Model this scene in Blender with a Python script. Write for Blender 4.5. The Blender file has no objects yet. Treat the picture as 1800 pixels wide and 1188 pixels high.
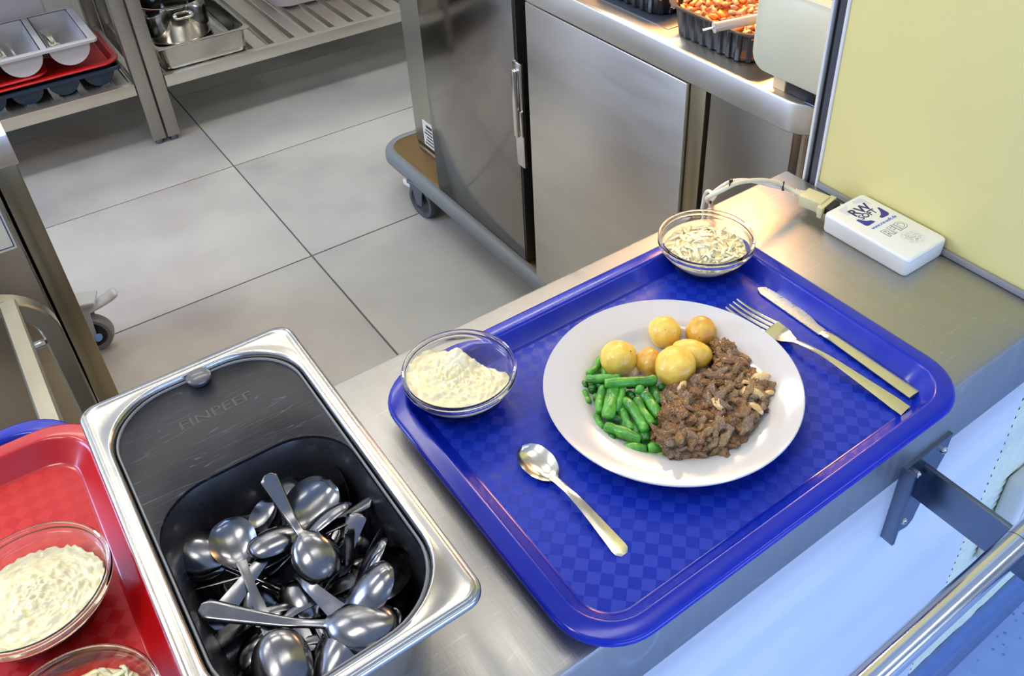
import bpy, bmesh, math, random
from mathutils import Vector, Matrix, noise
PI = math.pi
random.seed(7)
SC = bpy.context.scene
COL = SC.collection

# ------------------------------------------------------------------ camera
FPX, CX, CY = 1565.70, 969.43, 445.52
CAM = Vector((0, 0, 1.47))
RX = Vector((0.80815306, -0.58848112, -0.02405428))     # camera right
RY = Vector((-0.36792287, -0.47252883, -0.80084285))    # camera down
RZ = Vector((0.45991455, 0.65605372, -0.59839128))      # camera forward
cd = bpy.data.cameras.new('camera'); cam = bpy.data.objects.new('camera', cd); COL.objects.link(cam)
cd.sensor_fit = 'HORIZONTAL'; cd.sensor_width = 36; cd.lens = FPX / 1800 * 36
cd.shift_x = (900 - CX) / 1800; cd.shift_y = (CY - 594) / 1800
cd.clip_start = 0.02
m3 = Matrix((RX, -RY, -RZ)).transposed()
cam.matrix_world = Matrix.Translation(CAM) @ m3.to_4x4()
SC.camera = cam

def on(u, v, z):                     # point of the horizontal plane z that the photo shows at pixel u, v
    d = RX * ((u - CX) / FPX) + RY * ((v - CY) / FPX) + RZ
    return CAM + d * ((z - CAM.z) / d.z)

# ------------------------------------------------------------------ light
def lin(c):
    return tuple(((x / 12.92) if x <= 0.04045 else ((x + 0.055) / 1.055) ** 2.4) for x in (k / 255 for k in c))
W = bpy.data.worlds.new('sky'); SC.world = W; W.use_nodes = True
bg = W.node_tree.nodes['Background']; bg.inputs[0].default_value = (0.75, 0.86, 1.0, 1); bg.inputs[1].default_value = 0.25

def area(name, loc, tgt, sx, sy, power, col):
    l = bpy.data.lights.new(name, 'AREA'); l.shape = 'RECTANGLE'; l.size = sx; l.size_y = sy
    l.energy = power; l.color = col
    o = bpy.data.objects.new(name, l); COL.objects.link(o); o.location = loc
    o.rotation_euler = (Vector(tgt) - Vector(loc)).to_track_quat('-Z', 'Y').to_euler()
    return o
WARM = (1.0, 0.945, 0.85)
area('window_light', (0.6, -3.6, 1.1), (0.7, 0.3, 0.75), 4.6, 1.5, 164, (0.34, 0.51, 1.0))
area('left_window_light', (-2.9, 2.6, 1.6), (0.6, 2.5, 0.1), 1.8, 1.6, 150, (0.42, 0.56, 1.0))
CEIL = [(0.35, 2.1), (1.9, 2.1), (-1.2, 2.1), (0.35, 0.55), (-1.2, 0.55), (0.35, 3.3), (1.9, 3.3), (0.35, -1.6), (2.2, -1.6)]
for i, (x, y) in enumerate(CEIL):
    k = (0.44, 0.70, 0.75, 0.25, 0.85, 0.55, 0.8, 0.2, 0.4)[i]
    area('ceiling_panel_light', (x, y, 2.73), (x, y, 0), 1.1, 0.28, 24 * k, WARM)
SC.view_settings.view_transform = 'Standard'
SC.view_settings.look = 'None'
SC.view_settings.exposure = 0.0
SC.view_settings.gamma = 1.0
SC.view_settings.use_curve_mapping = False

# ------------------------------------------------------------------ materials
def pm(name, col, rough=0.5, metal=0.0, var=0.0, col2=None, scale=20.0, stretch=(1, 1, 1), bump=0.0, bscale=None,
       rvar=0.0, trans=0.0, ior=1.5, sss=0.0, coat=0.0, detail=4.0, rot=0.0, aniso=0.0, spec=None):
    m = bpy.data.materials.new(name); m.use_nodes = True
    nt = m.node_tree; N = nt.nodes; L = nt.links
    b = N['Principled BSDF']
    c = lin(col) + (1,)
    b.inputs['Base Color'].default_value = c
    b.inputs['Roughness'].default_value = rough
    b.inputs['Metallic'].default_value = metal
    b.inputs['Transmission Weight'].default_value = trans
    b.inputs['IOR'].default_value = ior
    b.inputs['Anisotropic'].default_value = aniso
    if spec is not None: b.inputs['Specular IOR Level'].default_value = spec
    if sss:
        b.inputs['Subsurface Weight'].default_value = sss
        b.inputs['Subsurface Radius'].default_value = (0.6, 0.4, 0.2); b.inputs['Subsurface Scale'].default_value = 0.006
    b.inputs['Coat Weight'].default_value = coat; b.inputs['Coat Roughness'].default_value = 0.08
    if var or bump or rvar:
        tc = N.new('ShaderNodeTexCoord'); mp = N.new('ShaderNodeMapping'); nz = N.new('ShaderNodeTexNoise')
        mp.inputs['Scale'].default_value = stretch; mp.inputs['Rotation'].default_value = (0, 0, rot)
        nz.inputs['Scale'].default_value = scale; nz.inputs['Detail'].default_value = detail
        L.new(tc.outputs['Object'], mp.inputs[0]); L.new(mp.outputs[0], nz.inputs[0])
        if var:
            cr = N.new('ShaderNodeMix'); cr.data_type = 'RGBA'
            k = lin(col2) if col2 else tuple(x * 0.5 for x in c[:3])
            cr.inputs[6].default_value = c; cr.inputs[7].default_value = k + (1,)
            rp = N.new('ShaderNodeMapRange'); rp.inputs[1].default_value = 0.38; rp.inputs[2].default_value = 0.68
            rp.inputs[3].default_value = 0; rp.inputs[4].default_value = var
            L.new(nz.outputs[0], rp.inputs[0]); L.new(rp.outputs[0], cr.inputs[0]); L.new(cr.outputs[2], b.inputs['Base Color'])
        if rvar:
            rr_ = N.new('ShaderNodeMapRange'); rr_.inputs[1].default_value = 0.3; rr_.inputs[2].default_value = 0.7
            rr_.inputs[3].default_value = max(0.02, rough - rvar); rr_.inputs[4].default_value = rough + rvar
            L.new(nz.outputs[0], rr_.inputs[0]); L.new(rr_.outputs[0], b.inputs['Roughness'])
        if bump:
            bp = N.new('ShaderNodeBump'); bp.inputs['Strength'].default_value = bump; bp.inputs['Distance'].default_value = 0.002
            src = nz
            if bscale:
                src = N.new('ShaderNodeTexNoise'); src.inputs['Scale'].default_value = bscale; src.inputs['Detail'].default_value = 5
                L.new(mp.outputs[0], src.inputs[0])
            L.new(src.outputs[0], bp.inputs['Height']); L.new(bp.outputs[0], b.inputs['Normal'])
    return m

def scratched(m, strength, sc=40, col=None, amount=0.5):
    """thin random scratches: two stretched noises, as brighter hair lines"""
    nt = m.node_tree; N = nt.nodes; L = nt.links; b = N['Principled BSDF']
    tc = N.new('ShaderNodeTexCoord'); last = None
    for rot in (0.5, 2.1, -0.7):
        mp = N.new('ShaderNodeMapping'); mp.inputs['Rotation'].default_value = (0, 0, rot); mp.inputs['Scale'].default_value = (1, 16, 1)
        mp.inputs['Location'].default_value = (rot, rot * 2, 0)
        nz = N.new('ShaderNodeTexNoise'); nz.inputs['Scale'].default_value = sc; nz.inputs['Detail'].default_value = 1.5
        nz.inputs['Distortion'].default_value = 0.05; nz.inputs['Detail'].default_value = 0.5
        a = N.new('ShaderNodeMath'); a.operation = 'SUBTRACT'; a.inputs[1].default_value = 0.5
        ab = N.new('ShaderNodeMath'); ab.operation = 'ABSOLUTE'
        r = N.new('ShaderNodeMapRange'); r.inputs[1].default_value = 0.0; r.inputs[2].default_value = 0.010
        r.inputs[3].default_value = 1; r.inputs[4].default_value = 0
        L.new(tc.outputs['Object'], mp.inputs[0]); L.new(mp.outputs[0], nz.inputs[0]); L.new(nz.outputs[0], a.inputs[0])
        L.new(a.outputs[0], ab.inputs[0]); L.new(ab.outputs[0], r.inputs[0])
        m2 = N.new('ShaderNodeTexNoise'); m2.inputs['Scale'].default_value = 22; L.new(mp.outputs[0], m2.inputs[0])
        r2 = N.new('ShaderNodeMapRange'); r2.inputs[1].default_value = 0.5; r2.inputs[2].default_value = 0.65
        L.new(m2.outputs[0], r2.inputs[0])
        mu = N.new('ShaderNodeMath'); mu.operation = 'MULTIPLY'; L.new(r.outputs[0], mu.inputs[0]); L.new(r2.outputs[0], mu.inputs[1])
        if last is None: last = mu
        else:
            ad = N.new('ShaderNodeMath'); ad.operation = 'MAXIMUM'; L.new(last.outputs[0], ad.inputs[0]); L.new(mu.outputs[0], ad.inputs[1]); last = ad
    mx = N.new('ShaderNodeMix'); mx.data_type = 'RGBA'
    ml = N.new('ShaderNodeMath'); ml.operation = 'MULTIPLY'; ml.inputs[1].default_value = strength
    L.new(last.outputs[0], ml.inputs[0]); L.new(ml.outputs[0], mx.inputs[0])
    old = b.inputs['Base Color']
    if old.is_linked: L.new(old.links[0].from_socket, mx.inputs[6])
    else: mx.inputs[6].default_value = old.default_value
    mx.inputs[7].default_value = lin(col or (200, 200, 205)) + (1,)
    L.new(mx.outputs[2], b.inputs['Base Color'])
    return m

def checker_mat(name, col, col2, rough):
    m = pm(name, col, rough, spec=0.28)
    nt = m.node_tree; N = nt.nodes; L = nt.links; b = N['Principled BSDF']
    tc = N.new('ShaderNodeTexCoord'); mp = N.new('ShaderNodeMapping'); mp.inputs['Rotation'].default_value = (0, 0, PI / 4)
    ck = N.new('ShaderNodeTexChecker'); ck.inputs['Scale'].default_value = 1 / 0.0110
    L.new(tc.outputs['Object'], mp.inputs[0]); L.new(mp.outputs[0], ck.inputs[0])
    ck.inputs[1].default_value = lin(col) + (1,); ck.inputs[2].default_value = lin(col2) + (1,)
    L.new(ck.outputs[0], b.inputs['Base Color'])
    rr_ = N.new('ShaderNodeMapRange'); rr_.inputs[3].default_value = rough + 0.06; rr_.inputs[4].default_value = rough - 0.13
    L.new(ck.outputs[1], rr_.inputs[0]); L.new(rr_.outputs[0], b.inputs['Roughness'])
    wv = N.new('ShaderNodeTexWave'); wv.inputs['Scale'].default_value = 330; wv.bands_direction = 'X'; L.new(mp.outputs[0], wv.inputs[0])
    ml = N.new('ShaderNodeMath'); ml.operation = 'MULTIPLY'; ml.inputs[1].default_value = 0.25; L.new(wv.outputs[1], ml.inputs[0])
    ad = N.new('ShaderNodeMath'); ad.operation = 'ADD'; L.new(ml.outputs[0], ad.inputs[0]); L.new(ck.outputs[1], ad.inputs[1])
    bp = N.new('ShaderNodeBump'); bp.inputs['Strength'].default_value = 0.35; bp.inputs['Distance'].default_value = 0.0005
    L.new(ad.outputs[0], bp.inputs['Height']); L.new(bp.outputs[0], b.inputs['Normal'])
    return m

STEEL2 = pm('counter_lip_steel', (226, 222, 208), 0.36, 1, var=0.3, col2=(206, 201, 186), scale=6, rvar=0.05)
STEEL = scratched(pm('brushed_steel_top', (176, 174, 168), 0.42, 1, var=0.35, col2=(164, 161, 152), scale=6, stretch=(9, 1, 1), bump=0.06, bscale=60, rvar=0.06), 0.22, 9, (240, 238, 233))
STEELD = pm('brushed_steel_sheet', (222, 217, 204), 0.36, 1, var=0.3, col2=(200, 195, 182), scale=3, stretch=(1, 1, 5), bump=0.03, bscale=80, rvar=0.05)
STEELDD = pm('dull_steel_sheet', (176, 168, 150), 0.30, 1, var=0.3, col2=(150, 142, 124), scale=3, rvar=0.05)
STEELF = pm('shelf_steel', (226, 223, 211), 0.42, 1, var=0.3, col2=(200, 195, 180), scale=5, rvar=0.08)
STEELP = pm('polished_steel', (224, 222, 218), 0.16, 1, var=0.2, col2=(195, 190, 178), scale=30, rvar=0.05)
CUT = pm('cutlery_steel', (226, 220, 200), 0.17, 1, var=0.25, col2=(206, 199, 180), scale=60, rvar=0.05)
CUTD = pm('worn_cutlery_dark_reflections', (128, 129, 131), 0.22, 1, var=0.4, col2=(98, 100, 104), scale=90, rvar=0.08)  # worn steel, base darkened to imitate reflections of the black surroundings
KNIFEM = pm('stained_blade_steel', (232, 230, 220), 0.32, 1, var=0.7, col2=(180, 180, 174), scale=160, rvar=0.1)
DARKST = pm('slate_steel', (118, 128, 142), 0.35, 1, var=0.3, col2=(96, 104, 118), scale=15)
RUBBER = pm('dark_grey_rubber', (72, 76, 78), 0.55)
BUMPER = pm('grey_bumper_plastic', (112, 118, 120), 0.42)
BLACKP = pm('black_plastic', (36, 37, 40), 0.3, coat=0.2, var=0.2, col2=(34, 35, 37), scale=40, rvar=0.06)
LIDP = scratched(pm('scuffed_black_plastic', (24, 25, 27), 0.42, var=0.6, col2=(46, 48, 53), scale=26, bump=0.1, rvar=0.06, spec=0.3), 0.5, 9, (112, 114, 122))
BLACKG = pm('black_gasket_and_shade', (14, 14, 15), 0.5)  # seals and small black parts, also the shade strips beside the trolley door
TRAYB = pm('blue_tray_rim', (6, 30, 156), 0.2, coat=0.15, spec=0.4, var=0.25, col2=(14, 44, 172), scale=30, rvar=0.05)
TRAYBF = checker_mat('blue_tray_floor', (14, 42, 160), (24, 52, 170), 0.36)
TRAYR = pm('red_tray_rim', (180, 12, 14), 0.26, coat=0.3, var=0.25, col2=(196, 22, 22), scale=30)
TRAYRF = checker_mat('red_tray_floor', (184, 24, 24), (194, 44, 42), 0.42)
NAVY = pm('navy_plastic', (24, 48, 70), 0.4, var=0.3, col2=(32, 60, 84), scale=12)
GREYP = pm('light_grey_plastic', (190, 190, 190), 0.45, var=0.3, col2=(172, 172, 172), scale=15)
PINKP = pm('pinkish_white_plastic', (205, 190, 188), 0.5)
WHITEP = pm('white_plastic', (222, 220, 206), 0.4)
GREYCAST = pm('pale_grey_plastic', (176, 186, 190), 0.4)
PORC = pm('white_porcelain', (203, 202, 197), 0.12, coat=0.6)
GLASS = pm('clear_glass', (255, 255, 255), 0.0, trans=1.0, ior=1.47)
POTATO = pm('boiled_potato', (236, 202, 88), 0.34, var=0.8, col2=(216, 164, 50), scale=70, bump=0.25, bscale=160, sss=0.18, coat=0.25)
POTATO2 = pm('browned_boiled_potato', (224, 178, 68), 0.36, var=0.9, col2=(188, 122, 42), scale=60, bump=0.25, bscale=160, sss=0.15, coat=0.25)
BEAN = pm('cooked_green_bean', (84, 168, 44), 0.3, var=0.9, col2=(34, 112, 26), scale=110, stretch=(1, 1, 1), bump=0.4, bscale=300, sss=0.1, coat=0.4)
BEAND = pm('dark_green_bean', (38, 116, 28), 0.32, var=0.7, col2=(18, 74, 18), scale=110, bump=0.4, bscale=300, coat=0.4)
BEANL = pm('pale_green_bean', (150, 190, 88), 0.35, var=0.6, col2=(110, 168, 60), scale=110, bump=0.3, bscale=300, coat=0.3)
MEAT = [pm('braised_meat', (246, 186, 118), 0.32, var=0.85, col2=(200, 130, 80), scale=2.4, bump=1.0, bscale=7, coat=0.45),
        pm('pale_braised_meat', (255, 212, 140), 0.32, var=0.85, col2=(232, 166, 102), scale=2.0, bump=1.0, bscale=6, coat=0.45),
        pm('grey_braised_meat', (250, 212, 164), 0.36, var=0.9, col2=(196, 142, 98), scale=4.5, bump=1.0, bscale=10, coat=0.3)]
for m_ in MEAT:
    for n_ in m_.node_tree.nodes:
        if n_.bl_idname == 'ShaderNodeBump': n_.inputs['Distance'].default_value = 0.12
ONION = pm('stewed_onion', (222, 190, 130), 0.28, var=0.9, col2=(190, 146, 84), scale=90, coat=0.4, sss=0.15)
GRAVY = pm('brown_gravy', (96, 52, 14), 0.08, trans=0.25, coat=0.5, var=0.4, col2=(130, 80, 24), scale=60)
PUDDING = pm('cream_pudding', (232, 222, 172), 0.28, var=0.7, col2=(240, 234, 200), scale=110, bump=0.35, bscale=240, sss=0.2, coat=0.5)
CABB = pm('shredded_cabbage', (248, 234, 176), 0.35, var=0.7, col2=(248, 244, 206), scale=80, coat=0.35, sss=0.35)
CABY = pm('cabbage_core_shreds', (248, 232, 170), 0.4, coat=0.3)
YELLOW = pm('yellow_painted_board', (229, 216, 140), 0.42, var=0.35, col2=(223, 209, 131), scale=8, bump=0.22, bscale=38)
CREAMP = pm('cream_lacquer', (206, 204, 172), 0.35, var=0.15, col2=(196, 193, 160), scale=9)
WALLW = pm('white_wall_paint', (222, 220, 212), 0.7)
CEILM = pm('ceiling_paint', (225, 222, 212), 0.8)
FRONTW = pm('white_front_laminate', (222, 226, 226), 0.38, var=0.15, col2=(210, 215, 216), scale=6)
VINYL = pm('blue_speckled_vinyl', (158, 184, 222), 0.45, var=0.9, col2=(136, 164, 208), scale=9)
BASEV = pm('blue_grey_skirting', (92, 118, 160), 0.35, var=0.4, col2=(80, 104, 146), scale=40)
GROUT = pm('dark_grout', (84, 84, 80), 0.8)
TILE = [pm('grey_floor_tile', (172, 172, 164), 0.40, var=1.0, col2=(146, 144, 140), scale=2.6, bump=0.03, bscale=60, rvar=0.05, detail=8),
        pm('lighter_grey_floor_tile', (175, 175, 167), 0.42, var=1.0, col2=(150, 148, 143), scale=2.2, bump=0.03, bscale=60, rvar=0.05, detail=8)]
CABLE = pm('cream_cable', (220, 208, 170), 0.4)
CABLEW = pm('white_cable', (230, 222, 196), 0.4)
PLUG = pm('beige_plug', (204, 196, 146), 0.45)
PRINTB = pm('blue_print', (50, 48, 128), 0.5)
PRINTD = pm('dark_blue_print', (38, 34, 84), 0.5)
PRINTL = pm('mid_blue_print', (70, 110, 190), 0.5)
PRINTG = pm('grey_print', (205, 206, 206), 0.5)
PRINTK = pm('black_print', (40, 40, 40), 0.5)
MUSH = [pm('fried_mushroom', (206, 150, 96), 0.35, var=0.9, col2=(160, 92, 42), scale=2, coat=0.4, bump=0.4, bscale=6),
        pm('brown_fried_mushroom', (184, 146, 108), 0.35, var=0.9, col2=(124, 80, 46), scale=2, coat=0.4, bump=0.4, bscale=6),
        pm('orange_carrot_piece', (240, 146, 50), 0.3, var=0.6, col2=(220, 112, 34), scale=2, coat=0.4)]
CHAR = pm('charcoal_plastic', (34, 34, 34), 0.32, coat=0.2)
LAMPM = bpy.data.materials.new('lamp_diffuser'); LAMPM.use_nodes = True
_b = LAMPM.node_tree.nodes['Principled BSDF']; _b.inputs['Emission Color'].default_value = (1, 0.93, 0.8, 1); _b.inputs['Emission Strength'].default_value = 9

# ------------------------------------------------------------------ mesh helpers
def mk(name, verts, faces, mat, parent=None, smooth=40, loc=None):
    me = bpy.data.meshes.new(name); me.from_pydata([tuple(v) for v in verts], [], faces); me.update()
    bm = bmesh.new(); bm.from_mesh(me); bmesh.ops.recalc_face_normals(bm, faces=bm.faces); bm.to_mesh(me); bm.free()
    return link(name, me, mat, parent, smooth, loc)
def link(name, me, mat, parent=None, smooth=40, loc=None):
    if smooth:
        me.shade_smooth(); me.set_sharp_from_angle(angle=math.radians(smooth))
    if mat and not me.materials: me.materials.append(mat)
    o = bpy.data.objects.new(name, me); COL.objects.link(o)
    if parent: o.parent = parent
    if loc is not None: o.location = loc
    return o
def bmo(name, bm, mat, parent=None, smooth=40, loc=None):
    me = bpy.data.meshes.new(name); bm.to_mesh(me); bm.free()
    return link(name, me, mat, parent, smooth, loc)
def bxbm(bm, x0, x1, y0, y1, z0, z1, bev=0.0, seg=2):
    b2 = bmesh.new(); bmesh.ops.create_cube(b2, size=1)
    for v in b2.verts:
        v.co = Vector(((x0 + x1) / 2 + v.co.x * (x1 - x0), (y0 + y1) / 2 + v.co.y * (y1 - y0), (z0 + z1) / 2 + v.co.z * (z1 - z0)))
    if bev: bmesh.ops.bevel(b2, geom=list(b2.edges), offset=bev, segments=seg, affect='EDGES', profile=0.5)
    me = bpy.data.meshes.new('t'); b2.to_mesh(me); b2.free(); bm.from_mesh(me); bpy.data.meshes.remove(me)
def box(name, x0, x1, y0, y1, z0, z1, mat, parent=None, bev=0.001, seg=2):
    p = parent.location if parent else Vector((0, 0, 0))
    bm = bmesh.new(); bxbm(bm, x0 - p.x, x1 - p.x, y0 - p.y, y1 - p.y, z0 - p.z, z1 - p.z, bev, seg)
    return bmo(name, bm, mat, parent, 35)
def thing(name, label, cat, loc=(0, 0, 0), group=None, rotz=0):
    o = bpy.data.objects.new(name, None); COL.objects.link(o); o.location = loc; o.rotation_euler = (0, 0, rotz)
    o.empty_display_size = 0.02
    return tag(o, label, cat, group)
def tag(o, label, cat, group=None, kind=None):
    if label: o['label'] = label
    if cat: o['category'] = cat
    if group: o['group'] = group
    if kind: o['kind'] = kind
    return o
def struct(o): o['kind'] = 'structure'; return o
def rr(x0, x1, y0, y1, r, z, n=8):
    r = max(0.0003, min(r, (x1 - x0) / 2 - 1e-4, (y1 - y0) / 2 - 1e-4)); out = []
    for cx, cy, a0 in ((x1 - r, y1 - r, 0), (x0 + r, y1 - r, PI / 2), (x0 + r, y0 + r, PI), (x1 - r, y0 + r, 3 * PI / 2)):
        for i in range(n + 1):
            a = a0 + PI / 2 * i / n; out.append(Vector((cx + r * math.cos(a), cy + r * math.sin(a), z)))
    return out
def loft(loops, cap0=False, cap1=False, closed=True):
    V = []; F = []; n = len(loops[0])
    for l in loops: V += list(l)
    for k in range(len(loops) - 1):
        for i in range(n if closed else n - 1):
            j = (i + 1) % n
            F.append((k * n + i, k * n + j, (k + 1) * n + j, (k + 1) * n + i))
    if cap0: F.append(tuple(range(n)))
    if cap1: F.append(tuple(range((len(loops) - 1) * n, len(loops) * n)))
    return V, F
def lathe(prof, n=48):
    loops = []
    for r, z in prof:
        loops.append([Vector((max(r, 1e-5) * math.cos(2 * PI * i / n), max(r, 1e-5) * math.sin(2 * PI * i / n), z)) for i in range(n)])
    return loft(loops, False, False)
def sweep(pts, rad, n=10, flat=None, caps=True):
    pts = [Vector(p) for p in pts]
    if not isinstance(rad, (list, tuple)): rad = [rad] * len(pts)
    loops = []; up = Vector((0, 0, 1))
    t0 = (pts[1] - pts[0]).normalized()
    if abs(t0.dot(up)) > 0.95: up = Vector((1, 0, 0))
    for i, p in enumerate(pts):
        t = (pts[min(i + 1, len(pts) - 1)] - pts[max(i - 1, 0)]).normalized()
        s = t.cross(up).normalized(); up = s.cross(t).normalized()
        loops.append([p + (s * math.cos(a) + up * math.sin(a) * (flat or 1)) * rad[i] for a in [2 * PI * k / n for k in range(n)]])
    return loft(loops, caps, caps)
def spline(P, k=6):
    P = [Vector(p) for p in P]; out = []
    for i in range(len(P) - 1):
        a = P[max(i - 1, 0)]; b = P[i]; c = P[i + 1]; d = P[min(i + 2, len(P) - 1)]
        for j in range(k):
            t = j / k
            out.append(0.5 * ((2 * b) + (c - a) * t + (2 * a - 5 * b + 4 * c - d) * t * t + (3 * b - a - 3 * c + d) * t ** 3))
    return out + [P[-1]]
def shift(V, d): return [v - Vector(d) for v in V]
def text(name, s, size, loc, mat, parent, ext=0.0002, off=0.0, align='CENTER', bold=0.0, rot=(0, 0, 0), sx=1.0):
    cu = bpy.data.curves.new('t', 'FONT'); cu.body = s; cu.size = size; cu.extrude = ext; cu.offset = off + bold
    cu.align_x = align; cu.align_y = 'CENTER'; cu.resolution_u = 3
    o = bpy.data.objects.new('t', cu); COL.objects.link(o)
    bpy.context.view_layer.update()
    me = bpy.data.meshes.new_from_object(o.evaluated_get(bpy.context.evaluated_depsgraph_get()))
    bpy.data.objects.remove(o); me.materials.clear()
    r = link(name, me, mat, parent, 0)
    r.location = Vector(loc) - (parent.location if parent else Vector((0, 0, 0))); r.rotation_euler = rot; r.scale = (sx, 1, 1)
    return r
def poly(name, pts, z0, z1, mat, parent):
    p = parent.location; n = len(pts)
    V = [Vector((a.x - p.x, a.y - p.y, z0 - p.z)) for a in pts] + [Vector((a.x - p.x, a.y - p.y, z1 - p.z)) for a in pts]
    F = [tuple(range(n)), tuple(range(n, 2 * n))] + [(i, (i + 1) % n, n + (i + 1) % n, n + i) for i in range(n)]
    return mk(name, V, F, mat, parent, 30)
def copy_tree(o, label=None):
    c = o.copy(); COL.objects.link(c)
    for ch in o.children:
        d = ch.copy(); COL.objects.link(d); d.parent = c
        for g in ch.children:
            e = g.copy(); COL.objects.link(e); e.parent = d
    if label: c['label'] = label
    return c

# ================================================================== STRUCTURE
HC = 0.83
fl = struct(thing('floor', None, None)); del fl['kind']; fl['kind'] = 'structure'
struct(box('grout', -3.0, 4.5, 0.30, 3.9, -0.05, -0.0035, GROUT, fl, 0))
for o in list(fl.children): o.pop('kind', None)
T = 0.6115; tx0 = 0.598; ty0 = 2.013
base_t = None
TX = 2 * T
for i in range(-3, 4):
    for j in range(-3, 4):
        x0 = tx0 + i * TX; y0 = ty0 + j * T
        if y0 + T > 3.95 or y0 < 0.5 or x0 < -3.1 or x0 + TX > 4.6: continue
        bm = bmesh.new(); bxbm(bm, 0.0022, TX - 0.0022, 0.0022, T - 0.0022, -0.008, 0, 0.0008, 1)
        t = bmo('tile', bm, TILE[(i + j) % 2], fl, 30, (x0, y0, 0))
struct(box('floor_dining', -3.0, 4.5, -4.0, 0.30, -0.05, 0.0, VINYL, None, 0))
# speckles of the vinyl
nt = VINYL.node_tree; b = nt.nodes['Principled BSDF']; tc = nt.nodes.new('ShaderNodeTexCoord')
vo = nt.nodes.new('ShaderNodeTexVoronoi'); vo.inputs['Scale'].default_value = 55; nt.links.new(tc.outputs['Object'], vo.inputs[0])
mr = nt.nodes.new('ShaderNodeMapRange'); mr.inputs[1].default_value = 0.10; mr.inputs[2].default_value = 0.2; mr.inputs[3].default_value = 0.75; mr.inputs[4].default_value = 0
nt.links.new(vo.outputs['Distance'], mr.inputs[0])
mx = nt.nodes.new('ShaderNodeMix'); mx.data_type = 'RGBA'; nt.links.new(mr.outputs[0], mx.inputs[0])
nt.links.new(b.inputs['Base Color'].links[0].from_socket, mx.inputs[6]); mx.inputs[7].default_value = lin((90, 112, 150)) + (1,)
nt.links.new(mx.outputs[2], b.inputs['Base Color'])
struct(box('ceiling', -3.0, 4.5, -4.0, 3.9, 2.8, 2.9, CEILM, None, 0))
struct(box('wall_back', -3.0, 4.5, 3.8, 3.9, 0, 2.8, WALLW, None, 0))
struct(box('wall_left', -3.1, -3.0, -4.0, 3.9, 0, 2.8, WALLW, None, 0))
struct(box('wall_right', 4.5, 4.6, -4.0, 3.9, 0, 2.8, WALLW, None, 0))
wf = struct(thing('wall_front', None, None))
for a in ((-3.0, -1.9, 0, 2.8), (3.1, 4.5, 0, 2.8), (-1.9, 3.1, 2.1, 2.8), (-1.9, 3.1, 0, 0.2)):
    box('wall_section', a[0], a[1], -4.1, -4.0, a[2], a[3], WALLW, wf, 0)
# partition wall beside the counter
pw = struct(thing('wall_partition', None, None))
box('painted_board', 0.857, 0.869, 0.2812, 0.606, HC + 0.004, 2.8, YELLOW, pw, 0.0008)
box('wall_core', 0.869, 2.6, 0.2812, 0.606, 0, 2.8, WALLW, pw, 0)
# ribbed wallpaper face of the partition, turned to the dining side
V = []; F = []; nx = 40; nz = 560
for k in range(nz + 1):
    z = 0.07 + (1.3 - 0.07) * k / nz
    for i in range(nx + 1):
        x = 0.8622 + (2.0 - 0.8622) * i / nx
        V.append((x, 0.2792 - 0.0017 * math.sin(2 * PI * (z + 0.003 * math.sin(x * 60) + 0.002 * math.sin(x * 23 + z * 9)) / 0.0155), z))
for k in range(nz):
    for i in range(nx):
        a = k * (nx + 1) + i; F.append((a, a + 1, a + nx + 2, a + nx + 1))
WP = pm('ribbed_wallpaper', (216, 222, 196), 0.75, var=0.5, col2=(200, 208, 182), scale=40, bump=0.8, bscale=240)
mk('wallpaper', V, F, WP, pw, 60)
tr = struct(thing('trim_1', None, None))
box('white_strip', 0.8545, 0.885, 0.606, 0.6100, HC - 0.1, 2.8, WHITEP, tr, 0.001)
box('grey_seal', 0.8555, 0.885, 0.6100, 0.6195, HC - 0.1, 2.8, pm('anthracite_profile', (66, 70, 76), 0.4), tr, 0.001)
box('black_seal', 0.8620, 0.885, 0.6195, 0.6280, HC - 0.1, 2.8, BLACKG, tr, 0.001)
box('white_strip', 0.8555, 0.885, 0.6280, 0.6320, HC - 0.1, 2.8, WHITEP, tr, 0.001)
tr2 = struct(box('trim_2', 0.8515, 0.857, 0.279, 0.606, HC + 0.0003, HC + 0.0085, pm('grey_silicone', (128, 130, 128), 0.35), None, 0.002))
# skirting on the dining side
V, F = [], []
pr_ = [(0.2784, 0.072), (0.273, 0.07), (0.270, 0.06), (0.2695, 0.012), (0.264, 0.004), (0.254, 0.0015), (0.254, 0.0005), (0.2784, 0.0005)]
l1 = [Vector((-3, y, z)) for y, z in pr_]; l2 = [Vector((4.4, y, z)) for y, z in pr_]
V, F = loft([l1, l2], True, True)
struct(mk('baseboard_front', V, F, BASEV, None, 50))

# ================================================================== PASS COUNTER
ct = thing('serving_counter', 'brushed steel pass counter carrying the blue tray, with bent down front edge', 'counter', (0, 0.45, 0))
tp = [(0.278, 0.737), (0.278, HC - 0.006), (0.2798, HC - 0.0018), (0.284, HC), (0.655, HC), (0.659, HC - 0.002), (0.6605, HC - 0.006),
      (0.6605, HC - 0.03), (0.6585, HC - 0.03), (0.6585, HC - 0.008), (0.65, HC - 0.004), (0.29, HC - 0.004), (0.281, HC - 0.01), (0.281, 0.739), (0.2795, 0.737)]
l1 = [Vector((-1.6, y - 0.45, z)) for y, z in tp]; l2 = [Vector((0.8535, y - 0.45, z)) for y, z in tp]
V, F = loft([l1, l2], True, True)
mk('worktop', V, F, STEEL, ct, 40)
ct.location = (0, 0.45, 0)
box('front_panel', -1.6, 0.862, 0.2785, 0.296, 0.005, 0.80, FRONTW, ct, 0.0008)
box('support_frame', -1.55, 0.80, 0.56, 0.60, 0.70, HC - 0.008, STEELDD, ct, 0.001)
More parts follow.
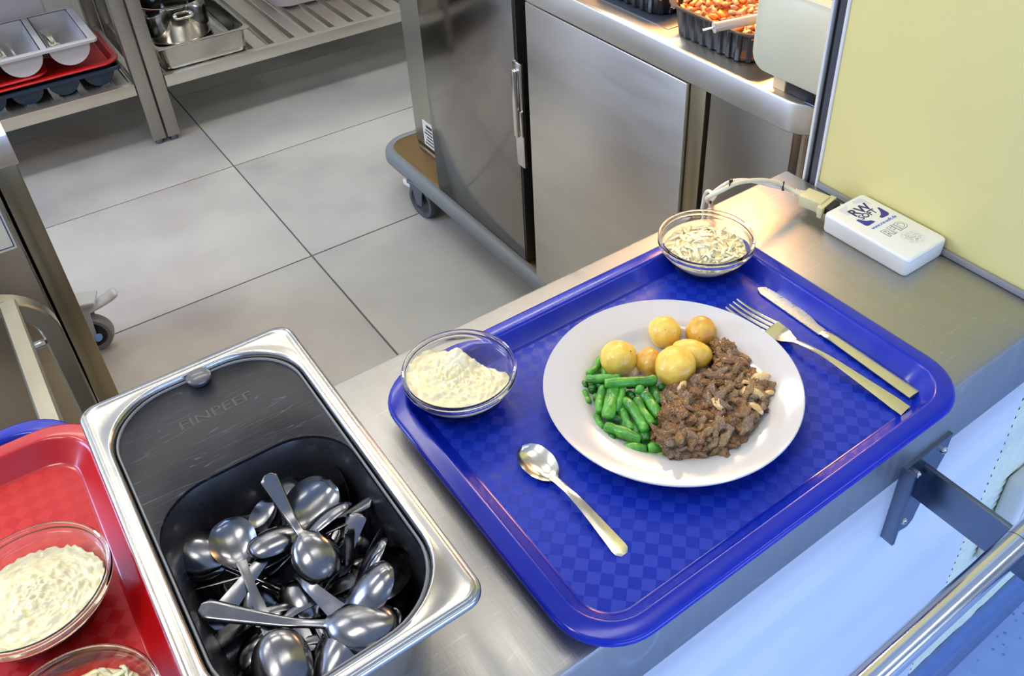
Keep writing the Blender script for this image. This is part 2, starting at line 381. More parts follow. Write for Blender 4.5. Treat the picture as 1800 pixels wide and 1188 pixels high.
box('side_panel', 0.80, 0.818, 0.30, 0.60, 0.005, 0.815, STEELDD, ct, 0.001)

# tray rail with brackets
rl = thing('tray_rail', 'polished steel tray rail tube on a flat arm bolted below the counter edge', 'rail', (0.6, 0.16, 0.75))
def rail_tube(x0, x1, y, z, r, name='rail_tube'):
    V, F = sweep([(x0, y, z), (x1, y, z)], r, 40)
    return mk(name, shift(V, rl.location), F, STEELP, rl, 40)
rail_tube(-1.2, 0.6285, 0.161, 0.7495, 0.0126); rail_tube(0.6293, 1.7, 0.161, 0.7495, 0.0126)
V, F = sweep([(0.6283, 0.161, 0.7495), (0.6295, 0.161, 0.7495)], 0.0121, 32); mk('joint_ring', shift(V, rl.location), F, BLACKG, rl)
rail_tube(-1.2, 1.7, 0.045, 0.7495, 0.0126)
for bx in (0.652, -0.55):
    box('bracket_arm', bx, bx + 0.006, 0.03, 0.274, 0.685, 0.7365, DARKST, rl, 0.0008)
    # flared back plate: a channel that narrows downwards
    o = rl.location
    P = [(-0.034, 0.754), (0.043, 0.756), (0.041, 0.722), (0.030, 0.695), (0.024, 0.66), (0.018, 0.632), (0.010, 0.626), (-0.020, 0.634), (-0.031, 0.650)]
    pts = [Vector((bx + a - o.x, 0.2785 - o.y, z - o.z)) for a, z in P]; pt2 = [p + Vector((0, -0.005, 0)) for p in pts]
    V, F = loft([pts, pt2], True, True); mk('bracket_plate', V, F, DARKST, rl, 30)
    box('bracket_flange', bx - 0.0345, bx - 0.030, 0.263, 0.2785, 0.640, 0.753, DARKST, rl, 0.0006)
    for sx_, sz in ((0.033, 0.737), (-0.007, 0.728), (-0.004, 0.648)):
        V, F = lathe([(0.0, 0.004), (0.0018, 0.004), (0.002, 0.0028), (0.0032, 0.0032), (0.0045, 0.001), (0.0045, 0), (0, 0)], 14)
        s = mk('bolt', [Matrix.Rotation(PI / 2, 3, 'X') @ v for v in V], F, STEELP, rl, 30)
        s.location = Vector((bx + sx_, 0.2735, sz)) - o
# white plastic casing on the right below the wall
cs = thing('wall_casing', 'white rounded plastic casing on the ribbed wall at the right picture edge', 'casing', (0.968, 0.2695, 0.455))
V, F = loft([[v - cs.location for v in rr(0.885, 0.985, 0.240, 0.271, 0.012, z)] for z in (0.40, 0.545)], True, True)
bm = bmesh.new(); bxbm(bm, -0.05, 0.06, -0.024, 0.0092, -0.12, 0.062, 0.010, 4)
bmo('casing_body', bm, WHITEP, cs)
bm = bmesh.new(); bxbm(bm, -0.043, 0.055, -0.026, -0.022, -0.11, 0.05, 0.002, 2)
bmo('casing_cover', bm, WHITEP, cs)

# ================================================================== TRAYS
def tray(name, label, x0, x1, y0, y1, zf, zr, mrim, mfl, R=0.055, group=None, parent_z=None):
    t = thing(name, label, 'tray', ((x0 + x1) / 2, (y0 + y1) / 2, zf), group)
    L0 = t.location; h = zr - zf
    def lp(i, z, r=None): return [v - L0 for v in rr(x0 + i, x1 - i, y0 + i, y1 - i, max(R - i * 0.8, 0.02) if r is None else r, z, 10)]
    prof = [(0.0335, zf + 0.0002), (0.0315, zf + 0.0006), (0.030, zf + 0.002), (0.0190, zf + h * 0.86), (0.0175, zr - 0.0006), (0.0160, zr), (0.0150, zr), (0.0040, zr - 0.0006),
            (0.0012, zr - 0.0018), (0.0, zr - 0.0045), (0.0004, zr - 0.0062), (0.0022, zr - 0.0062), (0.003, zr - 0.0045), (0.006, zr - 0.003), (0.0165, zr - 0.003), (0.0215, zf + h * 0.5), (0.032, zf - 0.0018), (0.0335, zf - 0.0022)]
    V, F = loft([lp(i, z) for i, z in prof], False, True)
    mk('tray_rim', V, F, mrim, t, 50)
    V, F = loft([lp(0.0334, zf + 0.0003), lp(0.0334, zf - 0.001)], True, True)
    mk('tray_floor', V, F, mfl, t, 30)
    return t
ZT = 0.8365
tray('cafeteria_tray', 'bright blue rectangular tray carrying the plate, right of the cutlery container', 0.206, 0.669, 0.254, 0.612, ZT, 0.8555, TRAYB, TRAYBF)
tray('cafeteria_tray', 'blue tray peeking out under the red tray at the left edge', -0.49, -0.034, 0.412, 0.774, 0.8335, 0.8525, TRAYB, TRAYBF)
tray('cafeteria_tray', 'red checked tray with two glass bowls, left of the cutlery container', -0.474, -0.0135, 0.362, 0.722, 0.8585, 0.878, TRAYR, TRAYRF)

# ================================================================== PLATE AND FOOD
pc = Vector((0.4401, 0.4331, ZT + 0.0005))
pt = thing('dinner_plate', 'round white porcelain plate with potatoes, beans and meat on the blue tray', 'plate', pc)
R_ = 0.1237
V, F = lathe([(0, 0.0030), (0.040, 0.0030), (0.062, 0.0034), (0.074, 0.0050), (0.081, 0.0085), (0.086, 0.0125), (0.092, 0.0152), (0.110, 0.0188), (R_ - 0.003, 0.0216), (R_ - 0.001, 0.0222), (R_, 0.0214), (R_ - 0.0004, 0.0200),
              (0.110, 0.0158), (0.092, 0.0118), (0.084, 0.0075), (0.077, 0.0025), (0.0745, 0.0), (0.071, 0.0), (0.069, 0.0012), (0, 0.0012)], 128)
mk('plate_body', V, F, PORC, pt, 40)
ZW = pc.z + 0.0032      # well of the plate

def blob(sub, seed, amp, freq, sc=(1, 1, 1), amp2=0.0, freq2=8):
    bm = bmesh.new(); bmesh.ops.create_icosphere(bm, subdivisions=sub, radius=1)
    o = Vector((seed * 7.3, seed * 3.1, seed * 1.7))
    for v in bm.verts:
        p = v.co.copy(); d = 1 + amp * noise.noise(p * freq + o)
        if amp2: d += amp2 * noise.noise(p * freq2 + o * 2)
        v.co = Vector((p.x * sc[0], p.y * sc[1], p.z * sc[2])) * d
    return bm
# potatoes: centre pixel, pixel width and height, lift, turn
PX = 1 / 1565.7
pots = [((385, 392), 275, 265, 0.0, 'leftmost boiled potato, bright yellow with a green herb speck, above the beans', POTATO),
        ((742, 190), 255, 265, 0.0, 'boiled potato at the back centre of the plate with a dark blemish', POTATO),
        ((1025, 190), 240, 245, 0.0, 'golden browned potato at the back right, farthest on the plate', POTATO2),
        ((948, 362), 320, 230, 0.0, 'oval potato lying between front potato and meat, browned on top', POTATO),
        ((825, 460), 300, 300, 0.0, 'largest pale yellow potato in front with a brown crease line', POTATO),
        ((618, 420), 200, 235, 0.0, 'smaller amber potato tucked between left and front potatoes', POTATO2)]
SPK = pm('brown_blemish', (96, 56, 24), 0.5); HERB = pm('green_herb', (40, 110, 30), 0.5)
for k, (c, w, h, lift, lab, mt) in enumerate(pots):
    u = 1000 + c[0] / 4.4; v = 540 + c[1] / 4.4
    dist = 0.80
    rx = w / 4.4 / 2 * dist * PX * 1.16; ry = h / 4.4 / 2 * dist * PX * 1.16
    rz = min(rx, ry) * 0.93
    p = on(u, v, ZW + rz)
    t = thing('boiled_potato', lab, 'potato', p, 'boiled potatoes on the plate')
    bm = blob(4, k + 3, 0.10, 1.1, (rx, (ry if ry > rx else ry * 1.05), rz), 0.02, 4)
    o = bmo('potato_flesh', bm, mt, t, 0); o.data.shade_smooth(); o.rotation_euler = (0, 0, -0.62 if k != 3 else -1.0)
    rnd = random.Random(k)
    for q in range(3):
        a = rnd.uniform(-2.6, -0.6); e = rnd.uniform(0.3, 1.0)
        d = Vector((math.cos(a) * math.cos(e) * rx, math.sin(a) * math.cos(e) * ry, math.sin(e) * rz)) * 0.97
        bm = blob(1, q, 0.4, 2, (0.0010, 0.0006, 0.0006)); s = bmo('blemish', bm, SPK if not (k == 0 and q == 0) else HERB, t, 0); s.location = d
# beans
def bean(p0, p1, z0, z1, w, lab, mat=BEAN, bend=0.0, flat=1.0, grp='green beans on the plate', seed=0):
    a = on(1000 + p0[0] / 4.4, 540 + p0[1] / 4.4, z0); b = on(1000 + p1[0] / 4.4, 540 + p1[1] / 4.4, z1)
    r = w / 4.4 / 2 * 0.86 * PX * 1.28
    d = b - a; side = d.cross(Vector((0, 0, 1))).normalized() if d.length > 0 else Vector((1, 0, 0))
    n = max(8, int(d.length / 0.0022)); pts = []; rad = []
    rnd = random.Random(seed)
    for i in range(n + 1):
        t = i / n
        pts.append(a + d * t + side * bend * d.length * math.sin(PI * t) + Vector((0, 0, 0.0006 * math.sin(9 * t + seed))))
        e = min(t, 1 - t) * d.length / r
        rad.append(r * (0.86 + 0.14 * min(1, e * 1.6)) * (1 + 0.045 * math.sin(i * 0.8 + seed) + 0.03 * rnd.uniform(-1, 1)))
    pts = [pts[0] - d.normalized() * r * 0.16] + pts + [pts[-1] + d.normalized() * r * 0.16]
    rad = [rad[0] * 0.72] + rad + [rad[-1] * 0.72]
    c = (a + b) / 2
    V, F = sweep([p - c for p in pts], rad, 12, flat)
    o = mk('green_bean', V, F, mat, None, 60, c)
    tag(o, lab, 'bean', grp); return o
Z1, Z2, Z3 = ZW + 0.006, ZW + 0.012, ZW + 0.0185
beans = [
 ((240, 395), (150, 520), Z1 + .004, Z1 + .003, 46, 'curved bean at the top left of the heap beside the left potato', BEAN, -0.10, 1),
 ((65, 556), (112, 552), Z1, Z1, 42, 'short bean tip sticking out farthest left', BEAN, 0, 1),
 ((258, 460), (285, 525), Z1, Z1 + .003, 46, 'short upright bean below the left potato', BEAN, 0, 1),
 ((140, 552), (395, 546), Z2, Z3, 56, 'long bean lying level behind the thick top bean', BEAN, 0.02, 1),
 ((282, 584), (672, 560), Z3 + .002, Z3, 66, 'thick long bean lying level across the top of the heap', BEAN, 0.03, 1),
 ((115, 590), (122, 620), Z1, Z1, 52, 'rounded bean end at the left margin below the level bean', BEAND, 0, 1),
 ((118, 655), (155, 745), Z1, Z1 - .001, 48, 'short bean leaning down at the left margin of the heap', BEAN, 0.04, 1),
 ((265, 620), (237, 815), Z2, Z2, 52, 'slim bean standing steep left of the wide ridged bean', BEAN, 0.05, 1),
 ((350, 620), (300, 845), Z2 + .003, Z2 + .003, 84, 'widest ridged bean in the middle of the heap', BEAN, 0.0, 0.55),
 ((415, 635), (360, 800), Z2 + .004, Z2, 46, 'thin bean leaning on the wide ridged bean', BEAN, -0.06, 1),
 ((178, 610), (182, 650), Z1, Z1, 52, 'dark stubby bean between left margin and slim bean', BEAND, 0, 1),
 ((432, 712), (590, 955), Z2 + .003, Z2, 62, 'long bean slanting down right in the centre of the heap', BEAN, -0.04, 1),
 ((405, 790), (485, 950), Z2 - .002, Z1, 58, 'bean slanting left of the long central bean', BEAN, 0.02, 1),
 ((524, 712), (645, 905), Z2 + .002, Z2, 58, 'bean slanting right of the long central bean', BEAN, 0.03, 1),
 ((578, 670), (694, 845), Z2 + .004, Z2 + .001, 66, 'plump bean slanting beside the meat, upper right of the heap', BEAN, -0.03, 1),
 ((640, 610), (700, 745), Z2, Z2, 60, 'broad bean partly covered below the front potato', BEAND, 0, 1),
 ((520, 632), (572, 650), Z3, Z3 - .002, 62, 'cut bean end pointing up under the thick top bean', BEAN, 0, 1),
 ((445, 604), (600, 606), Z2, Z2, 44, 'shaded bean lying level below the thick top bean', BEAND, 0, 1),
 ((690, 628), (775, 606), Z1 + .002, Z1 + .002, 46, 'dark bean under the front potato touching the meat', BEAND, 0, 1),
 ((734, 800), (745, 818), Z2, Z2, 64, 'bright round bean end stuck in the meat edge', BEAN, 0, 1),
 ((222, 835), (262, 940), Z1, Z1, 52, 'bean bending down at the lower left of the heap', BEAN, 0.10, 1),
 ((285, 925), (548, 1030), Z1 + .003, Z1 + .001, 74, 'thick bean lying low at the front of the heap', BEAN, -0.03, 1),
 ((322, 1000), (326, 1040), Z1 - .001, Z1 - .001, 56, 'stubby bean end poking out below the thick front bean', BEAND, 0, 1),
 ((430, 1090), (595, 1100), Z1 - .001, Z1 - .001, 70, 'front bean piece lying level on the plate', BEAN, 0, 1),
 ((615, 1092), (722, 1078), Z1, Z1, 62, 'green bean piece touching the front of the meat', BEAN, 0, 1),
 ((600, 1140), (735, 1128), Z1 - .003, Z1 - .003, 32, 'pale split bean strip lying in front of the heap', BEANL, 0, 0.6),
 ((195, 690), (228, 700), Z1, Z1, 44, 'light bean fragment left of the slim steep bean', BEAN, 0, 1),
 ((565, 925), (600, 1035), Z1, Z1, 66, 'shaded bean under the tip of the long central bean', BEAND, 0, 1),
 ((500, 905), (540, 990), Z1, Z1, 56, 'dark bean beneath the central beans at the front', BEAND, 0, 1),
 ((455, 660), (505, 705), Z1 + .003, Z1 + .003, 50, 'dark bean stub between wide ridged and central beans', BEAND, 0, 1),
 ((300, 860), (420, 870), Z1, Z1, 60, 'hidden bean under the wide ridged bean', BEAND, 0, 1),
 ((200, 590), (330, 640), Z1, Z1, 60, 'shaded bean under the level bean at the upper left', BEAND, 0, 1),
 ((330, 480), (300, 560), Z1, Z1 + .002, 48, 'bean piece touching the underside of the left potato', BEAN, 0, 1),
 ((400, 850), (450, 940), Z1 - .001, Z1 - .001, 60, 'shaded bean between wide ridged bean and thick front bean', BEAND, 0, 1),
 ((600, 700), (560, 800), Z1, Z1, 60, 'shaded bean below the two slanting central beans', BEAND, 0, 1),
 ((640, 900), (690, 880), Z1, Z1, 56, 'small bean end below the plump slanting bean', BEAN, 0, 1),
]
for k, (p0, p1, a, b_, w, lab, mt, bend, fl_) in enumerate(beans):
    bean(p0, p1, a, b_, w, lab, mt, bend, fl_, seed=k)
# meat: heap under pixel polygon, chunks scattered on it
MP = lambda X, Y, z: on(1140 + X / 5.4, 590 + Y / 5.4, z)
mpoly = [(620, 60), (780, 75), (880, 190), (920, 300), (1040, 350), (1150, 410), (1165, 650), (1090, 760), (1000, 860), (950, 940), (840, 1040), (700, 1100), (450, 1140), (200, 1160), (150, 1060), (40, 960), (30, 900), (140, 830), (190, 740), (110, 640), (140, 560), (220, 490), (350, 430), (460, 350), (560, 330), (600, 240)]
def inside(x, y, P):
    c = False; j = len(P) - 1
    for i in range(len(P)):
        if (P[i][1] > y) != (P[j][1] > y) and x < (P[j][0] - P[i][0]) * (y - P[i][1]) / (P[j][1] - P[i][1]) + P[i][0]: c = not c
        j = i
    return c
def edge(x, y, P):
    d = 1e9
    for i in range(len(P)):
        ax, ay = P[i]; bx_, by_ = P[(i + 1) % len(P)]; t = max(0, min(1, ((x - ax) * (bx_ - ax) + (y - ay) * (by_ - ay)) / ((bx_ - ax) ** 2 + (by_ - ay) ** 2)))
        d = min(d, math.hypot(x - ax - t * (bx_ - ax), y - ay - t * (by_ - ay)))
    return d
chunks = []
for k in range(9):
    sc = [(1, .45, .42), (1, .6, .5), (1, .38, .34), (1, .7, .5), (1, .5, .45), (1, .32, .30), (1, .65, .55), (1, .42, .45), (1, .8, .5)][k]
    bm = blob(3, k + 11, 0.5, 1.3, sc, 0.22, 4.2)
    me = bpy.data.meshes.new('meat_piece'); bm.to_mesh(me); bm.free(); me.shade_smooth(); me.materials.append(MEAT[k % 3]); chunks.append(me)
crumb = []
for k in range(5):
    bm = blob(4, k + 31, 0.5, 1.6, (1, .85, .7), 0.42, 5.5)
    me = bpy.data.meshes.new('meat_clump'); bm.to_mesh(me); bm.free(); me.shade_smooth(); me.materials.append(MEAT[2 if k % 2 else 0]); crumb.append(me)
rnd = random.Random(4)
placed = []
def chunk(X, Y, z, s, me, lab, grp, name='meat_piece', rz=None, tilt=0.5):
    o = bpy.data.objects.new(name, me); COL.objects.link(o); p = MP(X, Y, z); o.location = p
    o.scale = (s, s, s); o.rotation_euler = (rnd.uniform(-tilt, tilt), rnd.uniform(-tilt, tilt), rnd.uniform(0, 6.28) if rz is None else rz)
    tag(o, lab, 'meat', grp); return o
# body of the heap: bottom layer then top layer
for layer, (nn, dmin, s0, s1) in enumerate(((70, 68, 0.0100, 0.0135), (95, 58, 0.0085, 0.0125), (90, 52, 0.0045, 0.0085))):
    pts = []; tries = 0
    while len(pts) < nn and tries < 6000:
        tries += 1
        x = rnd.uniform(20, 1180); y = rnd.uniform(50, 1170)
        if not inside(x, y, mpoly): continue
        e = edge(x, y, mpoly)
        if e < (12, 20, 18)[layer]: continue
        if any(math.hypot(x - a, y - b2) < dmin for a, b2 in pts): continue
        pts.append((x, y))
        hgt = min(1, e / 170) ** 0.7
        z = ZW + (0.0035 + 0.004 * hgt, 0.006 + 0.012 * hgt, 0.009 + 0.0165 * hgt)[layer]
        if layer and y < 330: z += 0.003
        reg = ('beside the green beans' if x < 330 else 'under the right hand potatoes' if y < 400 and x < 930 else 'at the right end of the heap by the onions' if x > 850 and y < 800 else 'at the front by the gravy' if y > 860 else 'in the middle of the heap')
        chunk(x, y, z, rnd.uniform(s0, s1), chunks[rnd.randrange(9)],
              ('underlying brown meat piece ', 'glossy brown stewed meat strip ', 'small meat crumb on top, ')[layer] + reg,
              ('underlying meat pieces ', 'meat strips ', 'meat crumbs ')[layer] + reg)
for i, (X, Y, z, s, lab) in enumerate([(290, 760, .018, .0165, 'crumbly grey brown meat clump next to the beans'), (300, 960, .014, .0165, 'crumbly meat clump at the lower left of the heap'),
        (720, 130, .016, .0120, 'crumbly meat clump farthest back beside the right potatoes'), (760, 240, .015, .0125, 'ragged meat clump below the farthest meat clump'),
        (330, 560, .015, .013, 'ragged meat clump just below the front potato'), (720, 860, .017, .0135, 'speckled grey meat clump at the front right of the heap'),
        (240, 1080, .009, .011, 'crumbly meat clump nearest the front rim'), (860, 290, .010, .0095, 'dark meat clump at the right of the farthest clumps'),
        (480, 470, .017, .011, 'knobbly meat lump in the middle below the potatoes'), (1080, 470, .012, .010, 'dark meat lump at the right end of the heap')]):
    o = chunk(X, Y, ZW + z, s, crumb[i % 5], lab, 'meat clumps of the heap', 'meat_clump', tilt=0.3)
# long strips at readable places
for X, Y, L_, rz, lab in [(520, 880, .017, 0.9, 'long meat strip slanting through the front of the heap'), (540, 1060, .014, 0.15, 'meat strip lying level at the front in gravy'),
                         (760, 600, .0135, -1.1, 'smooth brown meat strip in the centre right of the heap'), (640, 380, .012, -0.9, 'meat strip right below the oval potato'),
                         (580, 620, .014, 1.1, 'dark meat strip standing in the centre of the heap'), (930, 830, .013, 0.4, 'meat strip at the right front of the heap'),
                         (760, 1030, .012, -0.4, 'flat meat strip at the front right in gravy')]:
    o = chunk(X, Y, ZW + (.021 if Y < 950 else .008), L_, chunks[2], lab, 'meat strips lying on top', rz=rz, tilt=0.2)
# onion slices
def onion(X, Y, z, s, rz, lab, til=0.3):
    V = []; n = 9
    for i in range(n + 1):
        t = i / n - 0.5; w = 0.20 * (1 - (2 * t) ** 2) ** 0.5 + 0.03 + 0.02 * math.sin(t * 17 + X)
        for j, c in enumerate((-1, -0.4, 0.4, 1)):
            V.append(Vector((t, c * w, 0.22 * (1 - 4 * t * t) - 0.16 * c * c)) * s)
    F = [(i * 4 + j, i * 4 + j + 1, i * 4 + j + 5, i * 4 + j + 4) for i in range(n) for j in range(3)]
    bm = bmesh.new(); me = bpy.data.meshes.new('o'); me.from_pydata([tuple(v) for v in V], [], F); bm.from_mesh(me)
    bmesh.ops.solidify(bm, geom=list(bm.faces), thickness=0.0009)
    o = bmo('onion_slice', bm, ONION, None, 60); o.location = MP(X, Y, z); o.rotation_euler = (rnd.uniform(-til, til), rnd.uniform(-til, til), rz)
    tag(o, lab, 'onion', 'onion slices in the meat')
for i, a in enumerate([(960, 545, .021, .026, -1.0, 'largest pale onion slice on the right of the heap'), (1060, 400, .018, .020, -0.5, 'amber onion slice at the upper right of the heap'),
          (985, 680, .019, .021, -1.3, 'glassy onion slice hanging down at the right front'), (1120, 560, .013, .014, -0.4, 'orange onion slice at the right end of the heap'),
          (1130, 640, .010, .013, 0.6, 'orange brown onion slice lowest at the right end'), (870, 690, .018, .017, 0.5, 'yellowish onion slice right of the heap centre'),
          (650, 640, .023, .019, 1.3, 'pale green onion slice in the middle of the heap'), (740, 430, .019, .012, 0.9, 'small amber onion piece below the oval potato'),
          (590, 790, .021, .014, 1.0, 'short pale onion strip in the front of the heap'), (320, 480, .023, .012, 0.3, 'ring shaped amber onion piece below the front potato'),
          (400, 1165, .001, .018, -0.55, 'flat onion strip lying in the gravy at the front'), (925, 810, .017, .013, 0.2, 'onion piece at the right front above the gravy'),
          (900, 450, .021, .012, -0.6, 'onion bit beside the largest onion slice')]):
    onion(a[0], a[1], ZW + a[2], a[3], a[4], a[5], 0.5 if i not in (10,) else 0.02)
# gravy pool
gp = [(840, 1055), (760, 1090), (640, 1130), (520, 1165), (330, 1180), (180, 1175), (130, 1120), (250, 1000), (600, 900), (880, 800), (1010, 790), (1015, 880), (930, 975)]
pts = spline([MP(x, y, ZW) for x, y in gp] + [MP(*gp[0], ZW)], 4)[:-1]
c = sum(pts, Vector()) / len(pts)
V, F = loft([[p - c for p in pts], [(p - c) * 0.985 + Vector((0, 0, 0.0009)) for p in pts], [(p - c) * 0.9 + Vector((0, 0, 0.0012)) for p in pts]], True, True)
o = mk('gravy', V, F, GRAVY, None, 60, c); tag(o, 'thin brown gravy pooling under the front of the meat', 'gravy', kind='stuff')
# little crumbs on the rim
for X, Y in ((1135, 815), (1225, 822)):
    o = chunk(X, Y, ZW + 0.008, 0.0012 if X < 1200 else 0.002, chunks[1], 'meat crumb lying alone on the white plate rim', 'crumbs on the plate rim', 'meat_crumb')

# ================================================================== GLASS BOWLS
def bowl_meshes():
    prof = [(0, 0.0), (0.022, 0.0), (0.0255, 0.0008), (0.035, 0.0062), (0.0445, 0.0165), (0.0500, 0.0290), (0.0510, 0.0325), (0.0532, 0.0345), (0.0545, 0.0362), (0.0546, 0.0385),
            (0.0534, 0.0400), (0.0545, 0.0418), (0.0545, 0.0438), (0.0535, 0.0450), (0.0520, 0.0446), (0.0512, 0.0400), (0.0500, 0.0340), (0.0478, 0.0280), (0.0420, 0.0172), (0.033, 0.0085), (0.022, 0.0038), (0, 0.0034)]
    return lathe(prof, 96)
BV, BF = bowl_meshes()
def glass_bowl(x, y, z, lab):
    o = mk('glass_bowl', BV, BF, GLASS, None, 50, (x, y, z)); tag(o, lab, 'bowl', 'small glass bowls'); return o
def inner_r(z):       # inner radius of the bowl at height z above its foot
    P = [(0.0034, 0.0), (0.0038, 0.022), (0.0085, 0.033), (0.0172, 0.0420), (0.028, 0.0478), (0.034, 0.05), (0.04, 0.0512), (0.06, 0.0515)]
    for a, b in zip(P, P[1:]):
        if z <= b[0]: return a[1] + (b[1] - a[1]) * max(0, (z - a[0])) / (b[0] - a[0])
    return 0.0515
def filling(name, x, y, z0, hfun, mat, lab, cat, n=96, m=60, gap=0.0006):
    """solid filling: follows the bowl inside, top surface height hfun(x, y) above the foot"""
    loops = []
    lev = []
    for i in range(n):
        a = 2 * PI * i / n; r = 0.05
        for _ in range(12):
            h = hfun(r * math.cos(a), r * math.sin(a)); r = 0.5 * r + 0.5 * (inner_r(h) - gap)
        lev.append((r, hfun(r * math.cos(a), r * math.sin(a))))
    for k in range(9):
        t = k / 8; lp = []
        for i in range(n):
            a = 2 * PI * i / n; h = 0.0040 + (lev[i][1] - 0.0040) * t
            r = (inner_r(h) - gap) if t < 1 else lev[i][0]
            lp.append(Vector((r * math.cos(a), r * math.sin(a), h)))
        loops.append(lp)
    for k in range(1, m):
        t = 1 - k / m
        loops.append([Vector((lev[i][0] * t * math.cos(2 * PI * i / n), lev[i][0] * t * math.sin(2 * PI * i / n), hfun(lev[i][0] * t * math.cos(2 * PI * i / n), lev[i][0] * t * math.sin(2 * PI * i / n)))) for i in range(n)])
    V, F = loft(loops, True, True)
    o = mk(name, V, F, mat, None, 0, (x, y, z0)); o.data.shade_smooth(); tag(o, lab, cat, kind='stuff'); return o
def pud(seed, tilt=(0, 0), peak=None, base=0.031, rough=1.0):
    def f(x, y):
        p = Vector((x * 130 + seed, y * 130, seed)); q = Vector((x * 320, y * 320 + seed, 3))
        h = base + tilt[0] * x + tilt[1] * y + rough * (0.0032 * abs(noise.noise(p)) * 2 + 0.0018 * abs(noise.noise(q)) * 2 + 0.0006 * noise.noise(q * 2.3))
        if peak:
            d = math.hypot(x - peak[0], y - peak[1]); h += peak[2] * math.exp(-(d / peak[3]) ** 2)
        return h
    return f
ZB = ZT + 0.0008
bl = (0.2772, 0.5535); br_ = (0.6095, 0.5642)
glass_bowl(bl[0], bl[1], ZB, 'glass bowl filled with creamy pudding at the left corner of the blue tray')
def fL(x, y):
    h = pud(2.0, (-0.10, 0.03), None, 0.0315)(x, y)
    d = math.hypot(x - 0.012, y - 0.020); h += 0.014 * math.exp(-(d / 0.013) ** 2)
    h -= 0.020 / (1 + math.exp(-(x * 0.82 + y * 0.57 - 0.0275) / 0.0022))
    return max(h, 0.008)
filling('creamy_pudding', bl[0], bl[1], ZB, fL, PUDDING, 'lumpy cream pudding heaped in the bowl at the left tray corner', 'pudding')
glass_bowl(br_[0], br_[1], ZB, 'glass bowl of shredded white cabbage at the far corner of the blue tray')
def shreds(name, x, y, z, lab, seed, n=240, base=0.027, hi=0.018, cx=-0.010, cy=-0.004):
    rnd = random.Random(seed); V = []; F = []
    def hf(a, b):
        d = math.hypot(a - cx, b - cy); return base + hi * math.exp(-(d / 0.026) ** 2) + 0.0025 * noise.noise(Vector((a * 150 + seed, b * 150, 0)))
    filling(name, x, y, z, lambda a, b: hf(a, b) - 0.0012, CABY, None, None, 64, 30)
    core = COL.objects[-1]; core.pop('kind', None)
    for k in range(n):
        r = 0.044 * math.sqrt(rnd.random()); a = rnd.uniform(0, 2 * PI); px, py = r * math.cos(a), r * math.sin(a)
        h = hf(px, py) + rnd.uniform(-0.002, 0.0025)
        d = rnd.uniform(0, PI); L_ = rnd.uniform(0.009, 0.022); w = rnd.uniform(0.0011, 0.0030); c_ = rnd.uniform(-0.5, 0.5); ti = rnd.uniform(-0.45, 0.45)
        pts = []
        for i in range(6):
            t = i / 5 - 0.5; q = Vector((px + math.cos(d) * t * L_ - math.sin(d) * c_ * L_ * t * t, py + math.sin(d) * t * L_ + math.cos(d) * c_ * L_ * t * t, h + ti * t * L_ - 0.002 * 4 * t * t))
            rr_m = inner_r(q.z) - 0.0022; rq = math.hypot(q.x, q.y)
            if rq > rr_m and q.z < 0.045: q.x *= rr_m / rq; q.y *= rr_m / rq
            pts.append(q)
        v, f = sweep(pts, [w * 0.75, w, w * 0.85, w * 1.1, w * 0.95, w * 0.6], 6, 0.22)
        o = len(V); V += v; F += [tuple(i + o for i in ff) for ff in f]
    o = mk('cabbage_shreds', V, F, CABB, core, 0); o.data.shade_smooth(); o['kind'] = 'stuff'
    tag(core, lab, 'salad', kind='stuff')
shreds('shredded_cabbage', br_[0], br_[1], ZB, 'shredded white cabbage heaped in the bowl at the far tray corner', 5)
ZR = 0.8585 + 0.0008
ba = (-0.0966, 0.531); bb_ = (-0.0951, 0.4055)
glass_bowl(ba[0], ba[1], ZR, 'glass bowl of cream pudding on the red tray, farther of the two')
filling('creamy_pudding', ba[0], ba[1], ZR, pud(9.0, (-0.05, -0.05), (-0.008, 0.008, 0.006, 0.02), 0.026, 0.8), PUDDING, 'smooth cream pudding in the farther bowl on the red tray', 'pudding')
glass_bowl(bb_[0], bb_[1], ZR, 'glass bowl of cabbage on the red tray, nearer and lower left corner')
shreds('shredded_cabbage', bb_[0], bb_[1], ZR, 'pale shredded cabbage in the nearer bowl on the red tray', 8, 230, 0.027, 0.012, 0.004, -0.002)

